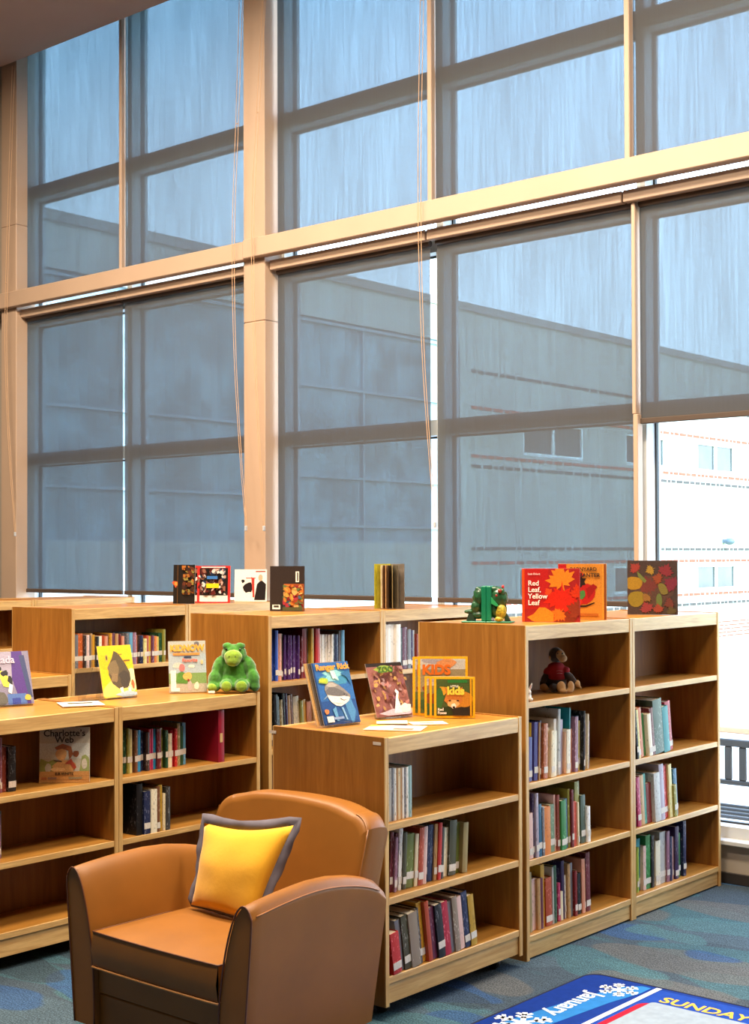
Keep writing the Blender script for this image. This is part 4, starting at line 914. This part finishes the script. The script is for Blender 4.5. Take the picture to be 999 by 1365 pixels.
leaflet('folded white and yellow leaflet under the pink patterned magazine', (-3.77, 4.50, ZL+.0042), math.radians(40), .13, .10, [('f6f2e4', [(-.98, -.98), (.98, -.98), (.98, .98), (-.98, .98)]), ('f2cf3a', [(-.98, .3), (0, .98), (-.98, .98)])], 'leaflets on the low bookcase')
leaflet('white leaflet with dark picture near yellow cartoon magazine', (-5.40, 4.135, .0+1.0936), math.radians(62), .20, .19, [('efece0', [(-.98, -.98), (.98, -.98), (.98, .98), (-.98, .98)]), ('5a5040', [(-.6, -.1), (.6, -.1), (.6, .5), (-.6, .5)])], 'leaflets on the left case')
# --- yellow magazine with grey animal
rz = math.radians(84); base = (-5.500, 4.448, ZL+.0032)
easel('clear acrylic easel behind the yellow magazine', (base[0], base[1], ZL+.0005), rz, .17, .22, math.radians(15))
easel('empty clear acrylic easel left of the yellow magazine', (-5.50, 4.268, ZL+.0035), math.radians(84), .13, .19, math.radians(15))
q = fwd(base, rz, .012); T = mag('yellow magazine with a grey furry animal on the cover', (q[0], q[1], q[2]+.003), rz, .185, .262, .004, math.radians(15), 'f0c41c'); T.scale = (1.06, 1, 1)
w, h = .185, .262; c = lambda P: clip(P, -w/2+.0005, w/2-.0005, .0005, h-.0005)
art(T, [('f0c41c', rect(-w/2, w/2, 0, h)), ('f4dc6a', c(blob(-.01, .03, .10, .06, 14, .2, 3))), ('f2e4a8', c(blob(.07, .09, .04, .06, 14, .2, 6))), ('e8b818', c(blob(-.06, .18, .03, .04, 12, .2, 2))),
        ('5a4e36', c([(-.005, .235), (.018, .22), (.05, .165), (.068, .12), (.066, .08), (.045, .045), (.0, .04), (-.035, .07), (-.05, .115), (-.045, .16), (-.02, .2)])), ('7c6a48', c(blob(-.015, .15, .03, .045, 12, .3, 4))), ('463e30', c(blob(.035, .09, .03, .035, 12, .3, 5))), ('8a7450', c(blob(-.02, .10, .02, .025, 10, .3, 8))),
        ('c8a24c', c(blob(-.05, .20, .008, .018, 10, .1, 1))), ('4a3c28', c(blob(-.05, .20, .004, .012, 10, .1, 1))), ('f4f0e0', c([(.0, .045), (.01, .0), (.02, .0), (.018, .05)])), ('f4f0e0', c([(.045, .04), (.05, .01), (.062, .02), (.058, .05)])), ('b0c0c8', c(blob(.04, .012, .06, .016, 12, .2, 9))), ('b86a3c', c(blob(.075, .06, .008, .02, 10, .3, 5))), ('7c5a1c', rect(.04, .075, .178, .186)), ('8a7428', rect(.012, .035, .212, .217))], -.004)
# --- pale comic magazine
rz = math.radians(60); T = mag('pale children magazine with orange title beside the green plush', (-5.43, 4.842, ZL+.003), rz, .196, .266, .006, math.radians(9), 'c8c4b0')
w, h = .196, .266; c = lambda P: clip(P, -w/2+.0005, w/2-.0005, .0005, h-.0005)
art(T, [('b4b8b0', rect(-w/2, w/2, 0, h)), ('a8b8c0', rect(-w/2, w/2, .10, .2)), ('7c9a5a', rect(-w/2, w/2, .045, .10)), ('b0a894', rect(-w/2, w/2, 0, .045)), ('c8c8bc', c(blob(-.05, .14, .03, .015, 12, .1, 3))), ('e8e4dc', rect(-.09, -.062, .02, .115)), ('e8e4d0', c(blob(.02, .135, .018, .008, 12, .1, 3))),
        ('5a8a3a', c(blob(-.03, .075, .035, .03, 12, .2, 3))), ('e07a7a', c(blob(-.03, .128, .016, .02, 12, .05, 3))), ('e8b060', c(blob(.0, .085, .024, .022, 12, .2, 4))), ('b8a8a0', c(blob(.008, .035, .012, .028, 10, .1, 3))), ('8a3c34', c(blob(.002, .062, .006, .008, 8, .1, 3))), ('e8dcc0', c(blob(.045, .035, .014, .02, 10, .2, 4))), ('d8c090', c(blob(.075, .155, .008, .012, 10, .1, 3))), ('6a6a72', c(blob(.05, .25, .014, .012, 12, .05, 3))), ('e8904a', rect(-.075, .065, .192, .204)), ('2a3a5a', rect(-.018, .02, .178, .186)), ('f0ece0', rect(-.09, -.045, .006, .024))], -.006)
text_mesh('title', 'KIDNOW', .044, plain('f0a83c', .5, name='amber_ink'), T, (0, -.0115, .215), off=.0022, align='CENTER', sx=.95); text_mesh('cover_lines', 'Favorite', .024, plain('e8705a', .5, name='coral_ink'), T, (.012, -.0115, .158), off=.001, align='CENTER')
# --- purple magazine at left edge
rz = math.radians(76); base = (-5.62, 3.875, ZL+.0032)
easel('clear acrylic easel at the left edge, behind the purple magazine', (base[0], base[1], ZL+.0005), rz, .23, .22, math.radians(19))
q = fwd(base, rz, .014); T = mag('purple magazine with yellow and black figure at left edge', (q[0], q[1], q[2]+.003), rz, .245, .250, .005, math.radians(19), '6a6488'); T.scale = (1.03, 1, 1.04)
w, h = .245, .25; c = lambda P: clip(P, -w/2+.0005, w/2-.0005, .0005, h-.0005)
art(T, [('7c7890', rect(-w/2, w/2, 0, h)), ('9a94a8', rect(-w/2, .05, .10, h)), ('4a2c7c', c([(.04, h), (.09, h), (.11, 0), (.06, 0), (.03, .12)])), ('35406a', c([(.075, .23), (.1, .23), (.12, .03), (.1, .03)])), ('4a6aa8', rect(0, .09, 0, .05)), ('2a3a8c', rect(.02, .06, .0, .03)), ('e0d84a', c(blob(-.005, .12, .022, .045, 12, .2, 3, .4))), ('1c1c20', c(blob(.0, .15, .018, .016, 12, .4, 4))), ('1c1c20', c(blob(.02, .11, .01, .02, 10, .4, 5))), ('1c1c20', c(blob(-.03, .17, .012, .012, 10, .4, 6))),
        ('5a5850', c(blob(-.04, .03, .04, .035, 14, .1, 7))), ('b8a83c', c(blob(.095, .03, .016, .014, 12, .1, 3))), ('e8f0f0', c([(.005, .06), (.02, .05), (.03, .09), (.015, .1)]))], -.005)
text_mesh('title', 'Cicada', .048, plain('c8bcd0', .5, name='lavender_ink'), T, (-.08, -.010, .195), off=.0006)
# --- pigtail girl book standing on the shelf of the left low case
T = cover_book('picture_book', 'cream storybook showing a girl with pigtail behind a fence', 'book', (-5.281, 3.953, .7575), math.radians(45), .228, .252, .012, 'c8c0ae', 'a89c88', rx=-math.radians(2))
w, h, y = .228, .252, -.012; c = lambda P: clip(P, -w/2+.001, w/2-.001, .001, h-.001)
art(T, [('bdb8aa', rect(-w/2, w/2, .05, h)), ('c8ccc8', rect(-w/2, w/2, .11, .18)), ('8a9450', c(blob(-.09, .07, .03, .04, 12, .25, 2))), ('96a060', c(blob(.095, .075, .03, .05, 12, .25, 3))), ('8a9450', c(blob(-.05, .075, .03, .025, 12, .25, 5))), ('b8b0a0', c(blob(-.075, .068, .014, .022, 10, .1, 6))), ('c8c0b0', c(blob(.09, .085, .014, .026, 10, .1, 7))),
        ('c89860', c(blob(.0, .075, .055, .028, 14, .08, 3))), ('d8a870', c(blob(-.015, .13, .026, .028, 14, .05, 1))), ('9a5c34', c([(-.045, .16), (-.01, .178), (.03, .165), (.04, .13), (.022, .105), (.018, .145), (-.01, .155), (-.035, .15)])), ('8a5030', c(blob(.052, .132, .012, .016, 10, .2, 2))), ('b04a34', c([(.0, .085), (.03, .11), (.055, .07), (.045, .06), (.025, .085)])), ('5a4434', c([(-.05, .105), (-.015, .1), (-.01, .094), (-.045, .098)])), ('e0b880', c(blob(-.03, .06, .035, .01, 10, .1, 3))),
        ('bd8a50', rect(-w/2, w/2, .0, .052)), ('a87440', rect(-w/2, w/2, .030, .0325)), ('a87440', rect(-w/2, w/2, .012, .0145)), ('8a6a5c', rect(-.075, -.035, .016, .026)), ('a8603c', rect(-.105, -.08, .014, .026)), ('8c7c5c', rect(.02, .08, .016, .026))], y)
text_mesh('title', 'Charlotte\u2019s', .042, BLK, T, (.0, y-.006, .213), off=.0006, align='CENTER'); text_mesh('title', 'Web', .042, BLK, T, (.0, y-.006, .183), off=.0006, align='CENTER'); text_mesh('author_name', 'E.B.WHITE', .018, BLK, T, (0, y-.006, .035), off=.0003, align='CENTER')
# --- big red binder at the right end of the books on the left low case
bm = BM(); t_ = .038
o = make_book(.040, .262, .27, 'binder crimson', 0, False); o.name = 'red_binder'; o.data.materials[0] = plain('8c1028', .4, name='binder_cover'); o.location = (XA-.022, 4.828, .7575); tag(o, 'large crimson binder standing at the right end of the book row', 'binder')
bm = BM(); box(bm, .002, .0035, .008, .026, .10, .145); obj('spine_label', bm, plain('c8a86a', .6, name='tan_label'), o)
# --- books and magazines on the far and middle tall cases
rz = math.radians(28)
def pmag(label, loc, w, h, col, layers, grp, spine=None, t=.006, tilt=3):
    T = mag(label, loc, rz, w, h, t, math.radians(tilt), col, group=grp, spine=spine); art(T, layers, -t); return T
r_ = random.Random(9)
def photo(w, h, cols, n, seed, x0=None, z0=.0, z1=None):
    rr = random.Random(seed); x0 = -w/2 if x0 is None else x0; z1 = h if z1 is None else z1
    return [(cols[k % len(cols)], clip(blob(rr.uniform(x0, w/2), rr.uniform(z0, z1), rr.uniform(.004, .018), rr.uniform(.005, .022), 9, .35, seed+k, rr.random()*3), x0, w/2-.002, z0, z1)) for k in range(n)]
pmag('black magazine with orange flash, leftmost on the far tall case', (-6.936, 6.150, ZH+.0034), .15, .256, '221a16', [('1c1612', rect(-.075, .075, 0, .256)), ('d8502a', blob(-.062, .13, .022, .02, 9, .5, 3)), ('e88a3a', blob(-.055, .13, .010, .012, 9, .3, 5))]+photo(.15, .256, ['5a2a18', 'a8642a', '2a1c14', '8a7a3a', '3a2018'], 70, 4, -.01, .06, .25)+[('5a3a18', rect(-.04, -.036, 0, .256))], 'magazines on the far case')
for k in (1, 0):
    pmag('red framed magazine with %s' % ('group photo and yellow badge' if k == 0 else 'only its left strip showing'), (-6.944-.048*k, 6.422-.003*k, ZH+.0006), .235, .25, 'b82420', [('c02a24', rect(-.1175, .1175, 0, .25)), ('1c1614', rect(-.10, .10, .05, .235)), ('e8e0d8', rect(-.10, .10, .008, .05))]+photo(.18, .25, ['3a2420', 'c8a090', '5a1c18', '1a1818', 'd8d0c8', '8a5a48', '2a3a5a'], 90, 7+k, -.09, .055, .23)+([('e8c41c', rect(-.045, .045, .10, .13)), ('3a70b0', rect(-.04, .035, .16, .18)), ('f0e8e0', rect(-.08, .09, .236, .242))] if k == 0 else []), 'magazines on the far case')
for k in (2, 1, 0):
    pmag('white magazine with %s' % ('panda and man in dark suit' if k == 0 else ('pale edge, next behind panda magazine' if k == 1 else 'pale edge, rearmost behind panda magazine')), (-6.929-.021*k, 6.776-.002*k, ZH+.0006), .20, .222, 'ece6dc', [('ece6dc', rect(-.10, .10, 0, .222))]+([('e8e0d4', blob(-.05, .12, .035, .035, 14, .05, 2)), ('1c1818', blob(-.072, .14, .014, .012, 10, .2, 3)), ('1c1818', blob(-.03, .10, .035, .04, 12, .3, 4)), ('1a1616', [(.01, .01), (.09, .01), (.095, .12), (.06, .15), (.03, .12)]), ('d8a888', blob(.055, .165, .016, .024, 12, .05, 4)), ('b03a30', [(.0, .03), (.012, .03), (.01, .16), (-.012, .17)]), ('c84a3a', rect(-.05, .02, .16, .165)), ('a8483a', rect(.02, .09, .205, .212))] if k == 0 else []), 'magazines on the far case')
rz = math.radians(30)
T = cover_book('picture_book', 'dark brown book, back cover with barcode and orange picture', 'book', (-5.586, 5.739, ZH), rz, .20, .257, .018, '2c2320', 'c8a888', rx=-math.radians(2))
art(T, [('2c2320', rect(-.10, .10, 0, .257)), ('a8542a', rect(-.018, .10, .002, .155))]+photo(.20, .155, ['c8702c', '8a3a1c', 'b08a3c', '9a2c3a', '5a6a3c', '3a5a6a', 'd8a05a'], 110, 21, -.018, .004, .15)+[('4a4a2c', rect(-.018, .10, .002, .022)), ('ece4d8', rect(-.078, -.032, .010, .036)), ('3a3430', rect(-.07, -.04, .02, .032)), ('ece4d8', rect(.058, .078, .165, .225)), ('3a3430', rect(.066, .074, .17, .22))], -.018)
# --- fanned open book
fb = thing('fanned_book', 'board book standing open and fanned, olive cover to the left', 'book', (-5.345, 6.372, ZH), math.radians(35))
cols = [('a09a24', -158), ('8a8424', -140), ('ecd8a8', -122), ('4a2a14', -113), ('c89c68', -104), ('3c2410', -96), ('8a7a50', -80), ('5c5444', -60), ('6e6458', -32)]
bm = BM(); box(bm, -.002, .003, .03, .036, 0, .262); obj('spine', bm, plain('8f8c24', .5, name='olive_board'), fb)
for k, (cc, ang) in enumerate(cols):
    a = math.radians(ang); M = Matrix.Translation((0, .03, 0)) @ Matrix.Rotation(a, 4, 'Z')
    bm = BM(); L2 = .100 if k else .105; box(bm, .002, L2, -.0016, .0016, 0 if k in (0, 8) else .003, .266 if k in (0, 8) else .258, .0006, M=M)
    obj('cover' if k in (0, 8) else 'leaf', bm, plain(cc, .45, var=.2, vs=30, name='board_page'), fb)

# ---------------------------------------------------------------- plush toys
def plush(name, balls, mat_, par, vox=.006, disp=.006, ds=.012):
    bm = BM()
    for b in balls:
        c_, r = b[0], b[1]; rot = b[2] if len(b) > 2 else None; ball(bm, c_, r, sub=3, rot=rot)
    o = obj(name, bm, mat_, par, smooth=True)
    m = o.modifiers.new('r', 'REMESH'); m.mode = 'VOXEL'; m.voxel_size = vox; m.use_smooth_shade = True
    if disp:
        tx = bpy.data.textures.new('fur', 'CLOUDS'); tx.noise_scale = ds; tx.noise_depth = 2
        d = o.modifiers.new('d', 'DISPLACE'); d.texture = tx; d.strength = disp; d.mid_level = .5
    return o
from mathutils import Euler
def E(x, y, z): return Euler((math.radians(x), math.radians(y), math.radians(z)))
gr = thing('plush_toy', 'bright green furry plush animal sitting with head bowed', 'plush toy', (-5.275, 5.022, 1.0936), math.radians(40))
gf = plain('357a14', .95, var=.35, vs=45, name='green_plush', sheen=.6, bump=.6, bs=260); gf2 = plain('7a9c1a', .95, var=.2, vs=60, name='lime_plush', sheen=.6, bump=.5, bs=260)
plush('body', [((0, .01, .095), (.075, .055, .085)), ((0, .0, .055), (.08, .06, .05)), ((0, -.005, .195), (.066, .055, .052)), ((-.034, -.02, .238), (.026, .022, .018)), ((.034, -.02, .238), (.026, .022, .018)),
               ((-.082, -.005, .125), (.032, .034, .062), E(0, 16, 0)), ((-.100, -.025, .065), (.034, .036, .052), E(0, 8, 0)), ((-.102, -.04, .030), (.036, .040, .029)),
               ((.082, -.005, .125), (.032, .034, .062), E(0, -16, 0)), ((.100, -.02, .070), (.034, .034, .055), E(0, -8, 0)), ((.108, -.02, .032), (.028, .034, .030)),
               ((-.032, -.055, .038), (.036, .045, .034)), ((.045, -.058, .038), (.040, .045, .036))], gf, gr)
plush('muzzle', [((0, -.052, .185), (.048, .038, .036)), ((.0, -.06, .165), (.040, .034, .030))], gf2, gr, .006, .005)
plush('foot_pad', [((-.030, -.092, .036), (.027, .012, .027))], gf2, gr, .005, .003); plush('foot_pad', [((.048, -.094, .036), (.030, .012, .029))], gf2, gr, .005, .003)
plush('hand', [((-.106, -.062, .028), (.027, .024, .022))], gf2, gr, .005, .004)
for s in (-1, 1):
    bm = BM(); ball(bm, (s*.016, -.088, .188), (.003, .002, .003)); obj('nostril', bm, BLK, gr)
    bm = BM(); ball(bm, (s*.036, -.046, .222), (.007, .005, .006)); obj('eye', bm, plain('14200c', .2, name='glass_eye'), gr, smooth=True)
bm = BM(); box(bm, -.125, -.09, -.088, -.084, .0, .012, .001); obj('care_tag', bm, WHT, gr)

mk = thing('plush_toy', 'brown plush monkey in a red shirt sitting on shelf', 'plush toy', (-3.688, 5.635, 1.1425), math.radians(38))
br = plain('2c1c18', .95, var=.2, vs=60, name='brown_plush', sheen=.4); tn = plain('b08a5c', .9, var=.1, vs=40, name='tan_plush', sheen=.3); rd = plain('9c1620', .85, var=.1, vs=30, name='red_knit')
plush('body', [((-.006, .012, .045), (.052, .042, .045)), ((-.004, .012, .175), (.036, .038, .038)), ((-.058, .0, .065), (.018, .018, .040), E(0, 25, 0)), ((-.070, -.01, .038), (.015, .016, .022)), ((.055, -.005, .075), (.018, .018, .042), E(0, -48, 0)), ((.075, -.012, .055), (.016, .016, .018), E(0, -30, 0)),
               ((.012, -.035, .024), (.022, .042, .020), E(0, 0, 20)), ((-.02, -.03, .022), (.022, .038, .020))], br, mk, .004, .003)
plush('shirt', [((-.004, .010, .090), (.048, .040, .040)), ((-.004, .010, .115), (.042, .036, .028)), ((-.045, .004, .095), (.020, .022, .022), E(0, 25, 0)), ((.040, .002, .100), (.022, .022, .020), E(0, -40, 0)), ((-.004, .010, .070), (.047, .041, .028))], rd, mk, .004, 0)
plush('face', [((.014, -.020, .178), (.022, .020, .024)), ((.024, -.030, .162), (.022, .020, .018))], tn, mk, .004, .001)
for p_, r_2 in (((-.030, .0, .165), (.008, .010, .013)), ): plush('ear', [(p_, r_2)], tn, mk, .003, 0)
plush('hand', [((-.066, -.022, .022), (.020, .020, .020)), ((-.050, -.030, .018), (.012, .008, .006))], tn, mk, .004, .001)
plush('hand', [((.094, -.016, .040), (.014, .012, .018)), ((.106, -.020, .026), (.006, .006, .012), E(0, -35, 0))], tn, mk, .004, .001)
plush('foot', [((.012, -.078, .030), (.022, .012, .028)), ((.022, -.086, .012), (.020, .010, .010))], tn, mk, .004, .001)
plush('foot', [((.058, -.066, .030), (.017, .012, .029)), ((.044, -.074, .012), (.018, .010, .010))], tn, mk, .004, .001)
bm = BM(); ball(bm, (.022, -.041, .186), .0042); obj('eye', bm, BLK, mk, smooth=True)
bm = BM(); ball(bm, (.000, -.040, .186), .0036); obj('eye', bm, BLK, mk, smooth=True)
bm = BM()
for k in range(2): tube(bm, [(-.006+.002*k, -.0325, .102-.012*k), (.006, -.034, .104-.012*k), (.022, -.032, .102-.012*k)], .001, 5)
obj('shirt_print', bm, plain('c88a80', .6, name='faded_print'), mk)
rbt = thing('rabbit_figurine', 'small white rabbit ornament at the shelf left end by the monkey', 'figurine', (-3.553, 5.190, 1.1425), math.radians(30))
wp = plain('ece0d4', .4, name='white_china', var=.03)
plush('body', [((0, 0, .020), (.016, .018, .020)), ((.004, -.006, .040), (.012, .012, .013)), ((.012, 0, .062), (.0055, .004, .022), E(0, 18, 0)), ((-.004, 0, .060), (.005, .004, .018), E(0, -6, 0)), ((.012, -.012, .010), (.012, .010, .009))], wp, rbt, .0025, 0)
bm = BM(); ball(bm, (.0135, -.0036, .064), (.003, .0015, .014), rot=E(0, 18, 0)); obj('inner_ear', bm, plain('dcb0a0', .5, name='pink_china'), rbt, smooth=True)

# ---------------------------------------------------------------- calendar rug
rg = thing('calendar_rug', 'blue calendar rug with month border and weekday names', 'rug', (-3.205, 5.150, 0))
RW, RL = 3.0, 3.6; bw = .335
def rr(x0, x1, y0, y1, r, n=6):
    P = []
    for cx, cy, a0 in ((x1-r, y1-r, 0), (x0+r, y1-r, 90), (x0+r, y0+r, 180), (x1-r, y0+r, 270)):
        for k in range(n+1): a = math.radians(a0+90*k/n); P.append((cx+r*math.cos(a), cy+r*math.sin(a)))
    return P
def rmat(col): return plain(col, .95, var=.08, vs=30, name='rug_pile', bump=.3, bs=500, spec=.1)
bm = BM(); prism(bm, rr(0, RW, -RL, 0, .07), .0, .009, 'z'); obj('rug_base', bm, rmat('12307e'), rg)
def slab(name, P, z, col, parent=rg): bm = BM(); prism(bm, P, .009, z, 'z'); return obj(name, bm, rmat(col), parent)
bm = BM(); E_ = rr(0, RW, -RL, 0, .07); tube(bm, [(a, b, .006) for a, b in E_], .006, 6, closed=True); obj('binding', bm, plain('0c1530', .9, name='rug_binding'), rg)
slab('inner_field', rr(bw+.012, RW-bw, -RL+bw, -.03, .02), .0096, '1a3f96')
sw = [(.05, -.95), (.10, -.62), (.14, -.35), (.20, -.10), (.26, -.03), (bw-.03, -.03), (bw-.03, -.12), (.27, -.30), (.24, -.6), (.2, -.95)]
slab('border_swoosh', sw, .0097, '2a72b4')
slab('white_line', [(bw-.014, -RL+bw), (bw+.010, -RL+bw), (bw+.010, -.012), (bw-.014, -.012)], .0102, 'ccd2da')
slab('red_strip', rr(bw+.030, bw+.12, -3.2, -.20, .055), .0100, 'a01a30')
slab('grey_panel', rr(bw+.062, RW-bw-.1, -3.2, -.185, .02), .0108, '8b9aa8')
wh = rmat('dfe4ea')
def flake(cx, cy, s):
    bm = BM()
    for k in range(6):
        a = PI/3*k; d = Vector((math.cos(a), math.sin(a))); n_ = Vector((-d.y, d.x)); c0_ = Vector((cx, cy))
        def bar(p, q, w):
            u = (q-p).normalized(); v = Vector((-u.y, u.x))*w; prism(bm, [tuple(p-v), tuple(q-v), tuple(q+v), tuple(p+v)], .0097, .0103+.00005*k, 'z')
        bar(c0_, c0_+d*s, s*.085)
        for f_ in (.45, .72):
            p = c0_+d*s*f_
            for sg in (1, -1): bar(p, p+(d*.6+n_*.8*sg)*s*.32, s*.07)
    obj('snowflake', bm, wh, rg)
flake(.215, -.135, .085); flake(.14, -.72, .12); flake(.2, -1.5, .09)
def rtext(body, size, m_, loc, rot, off=.0008): text_mesh('lettering', body, size, m_, rg, (loc[0], loc[1], .0104), (0, 0, rot), off=off, ext=.0005)
rtext('January', .115, wh, (.135, -.235, 0), -PI/2, .002); rtext('December', .115, wh, (.135, -1.0, 0), -PI/2, .002)
gold = rmat('d8ac4a')
rtext('SUNDAY', .096, gold, (bw+.075, -.165, 0), 0, .002)
rtext('MONDAY', .096, gold, (bw+.62, -.165, 0), 0, .002)

# ---------------------------------------------------------------- light
def area(loc, sx, sy, power, col, rot=(0, 0, 0)):
    l = bpy.data.lights.new('ceiling_light', 'AREA'); l.shape = 'RECTANGLE'; l.size = sx; l.size_y = sy; l.energy = power; l.color = col
    o = bpy.data.objects.new('ceiling_light', l); C.objects.link(o); o.location = loc; o.rotation_euler = rot; return o
WARM = (1, .82, .62)
for x, y in ((-8.2, 4.2), (-5.6, 4.2), (-3.2, 4.6), (-1.0, 4.6), (-3.4, 2.6), (-6.2, 2.6)):
    area((x, y, 5.90), 1.2, .6, LAMP, WARM)
s = bpy.data.lights.new('sun', 'SUN'); s.energy = 5; s.angle = .01; s.color = (1, .97, .92)
so_ = bpy.data.objects.new('sun', s); C.objects.link(so_); so_.rotation_euler = Vector((.75, -.12, .72)).to_track_quat('Z', 'Y').to_euler()
w = bpy.data.worlds.new('sky'); bpy.context.scene.world = w; w.use_nodes = True; nt = w.node_tree; nt.nodes.clear()
out = nt.nodes.new('ShaderNodeOutputWorld'); bg = nt.nodes.new('ShaderNodeBackground'); tc = nt.nodes.new('ShaderNodeTexCoord'); sx = nt.nodes.new('ShaderNodeSeparateXYZ')
nt.links.new(tc.outputs['Generated'], sx.inputs[0])
nt.links.new(ramp(nt, sx.outputs['Z'], [(0, (.74, .86, 1.0)), (.35, (.56, .74, 1.0)), (1, (.32, .52, .92))]), bg.inputs[0]); bg.inputs[1].default_value = SKY
nt.links.new(bg.outputs[0], out.inputs[0])

# ---------------------------------------------------------------- camera
cd = bpy.data.cameras.new('camera'); cam = bpy.data.objects.new('camera', cd); C.objects.link(cam)
Fv = Vector((-0.65130177, 0.75866033, 0.01550862)); Rv = Vector((0.7587118, 0.65141714, -0.00348203)); Uv = Vector((0.01274426, -0.00949872, 0.99987367))
cam.matrix_world = Matrix(((Rv.x, Uv.x, -Fv.x, 0), (Rv.y, Uv.y, -Fv.y, 0), (Rv.z, Uv.z, -Fv.z, 1.79778), (0, 0, 0, 1)))
cd.sensor_fit = 'VERTICAL'; cd.sensor_height = 36; cd.sensor_width = 36; cd.lens = 1857.6*36/1365; cd.shift_y = 29.1/1365; cd.clip_start = .05; cd.clip_end = 300
sc = bpy.context.scene; sc.camera = cam
sc.view_settings.view_transform = 'Standard'; sc.view_settings.look = 'None'; sc.view_settings.gamma = 1; sc.view_settings.use_curve_mapping = False; sc.view_settings.exposure = EXPO
sc.cycles.use_denoising = True; sc.cycles.max_bounces = 8; sc.cycles.diffuse_bounces = 5; sc.cycles.transparent_max_bounces = 24; sc.cycles.sample_clamp_indirect = 6
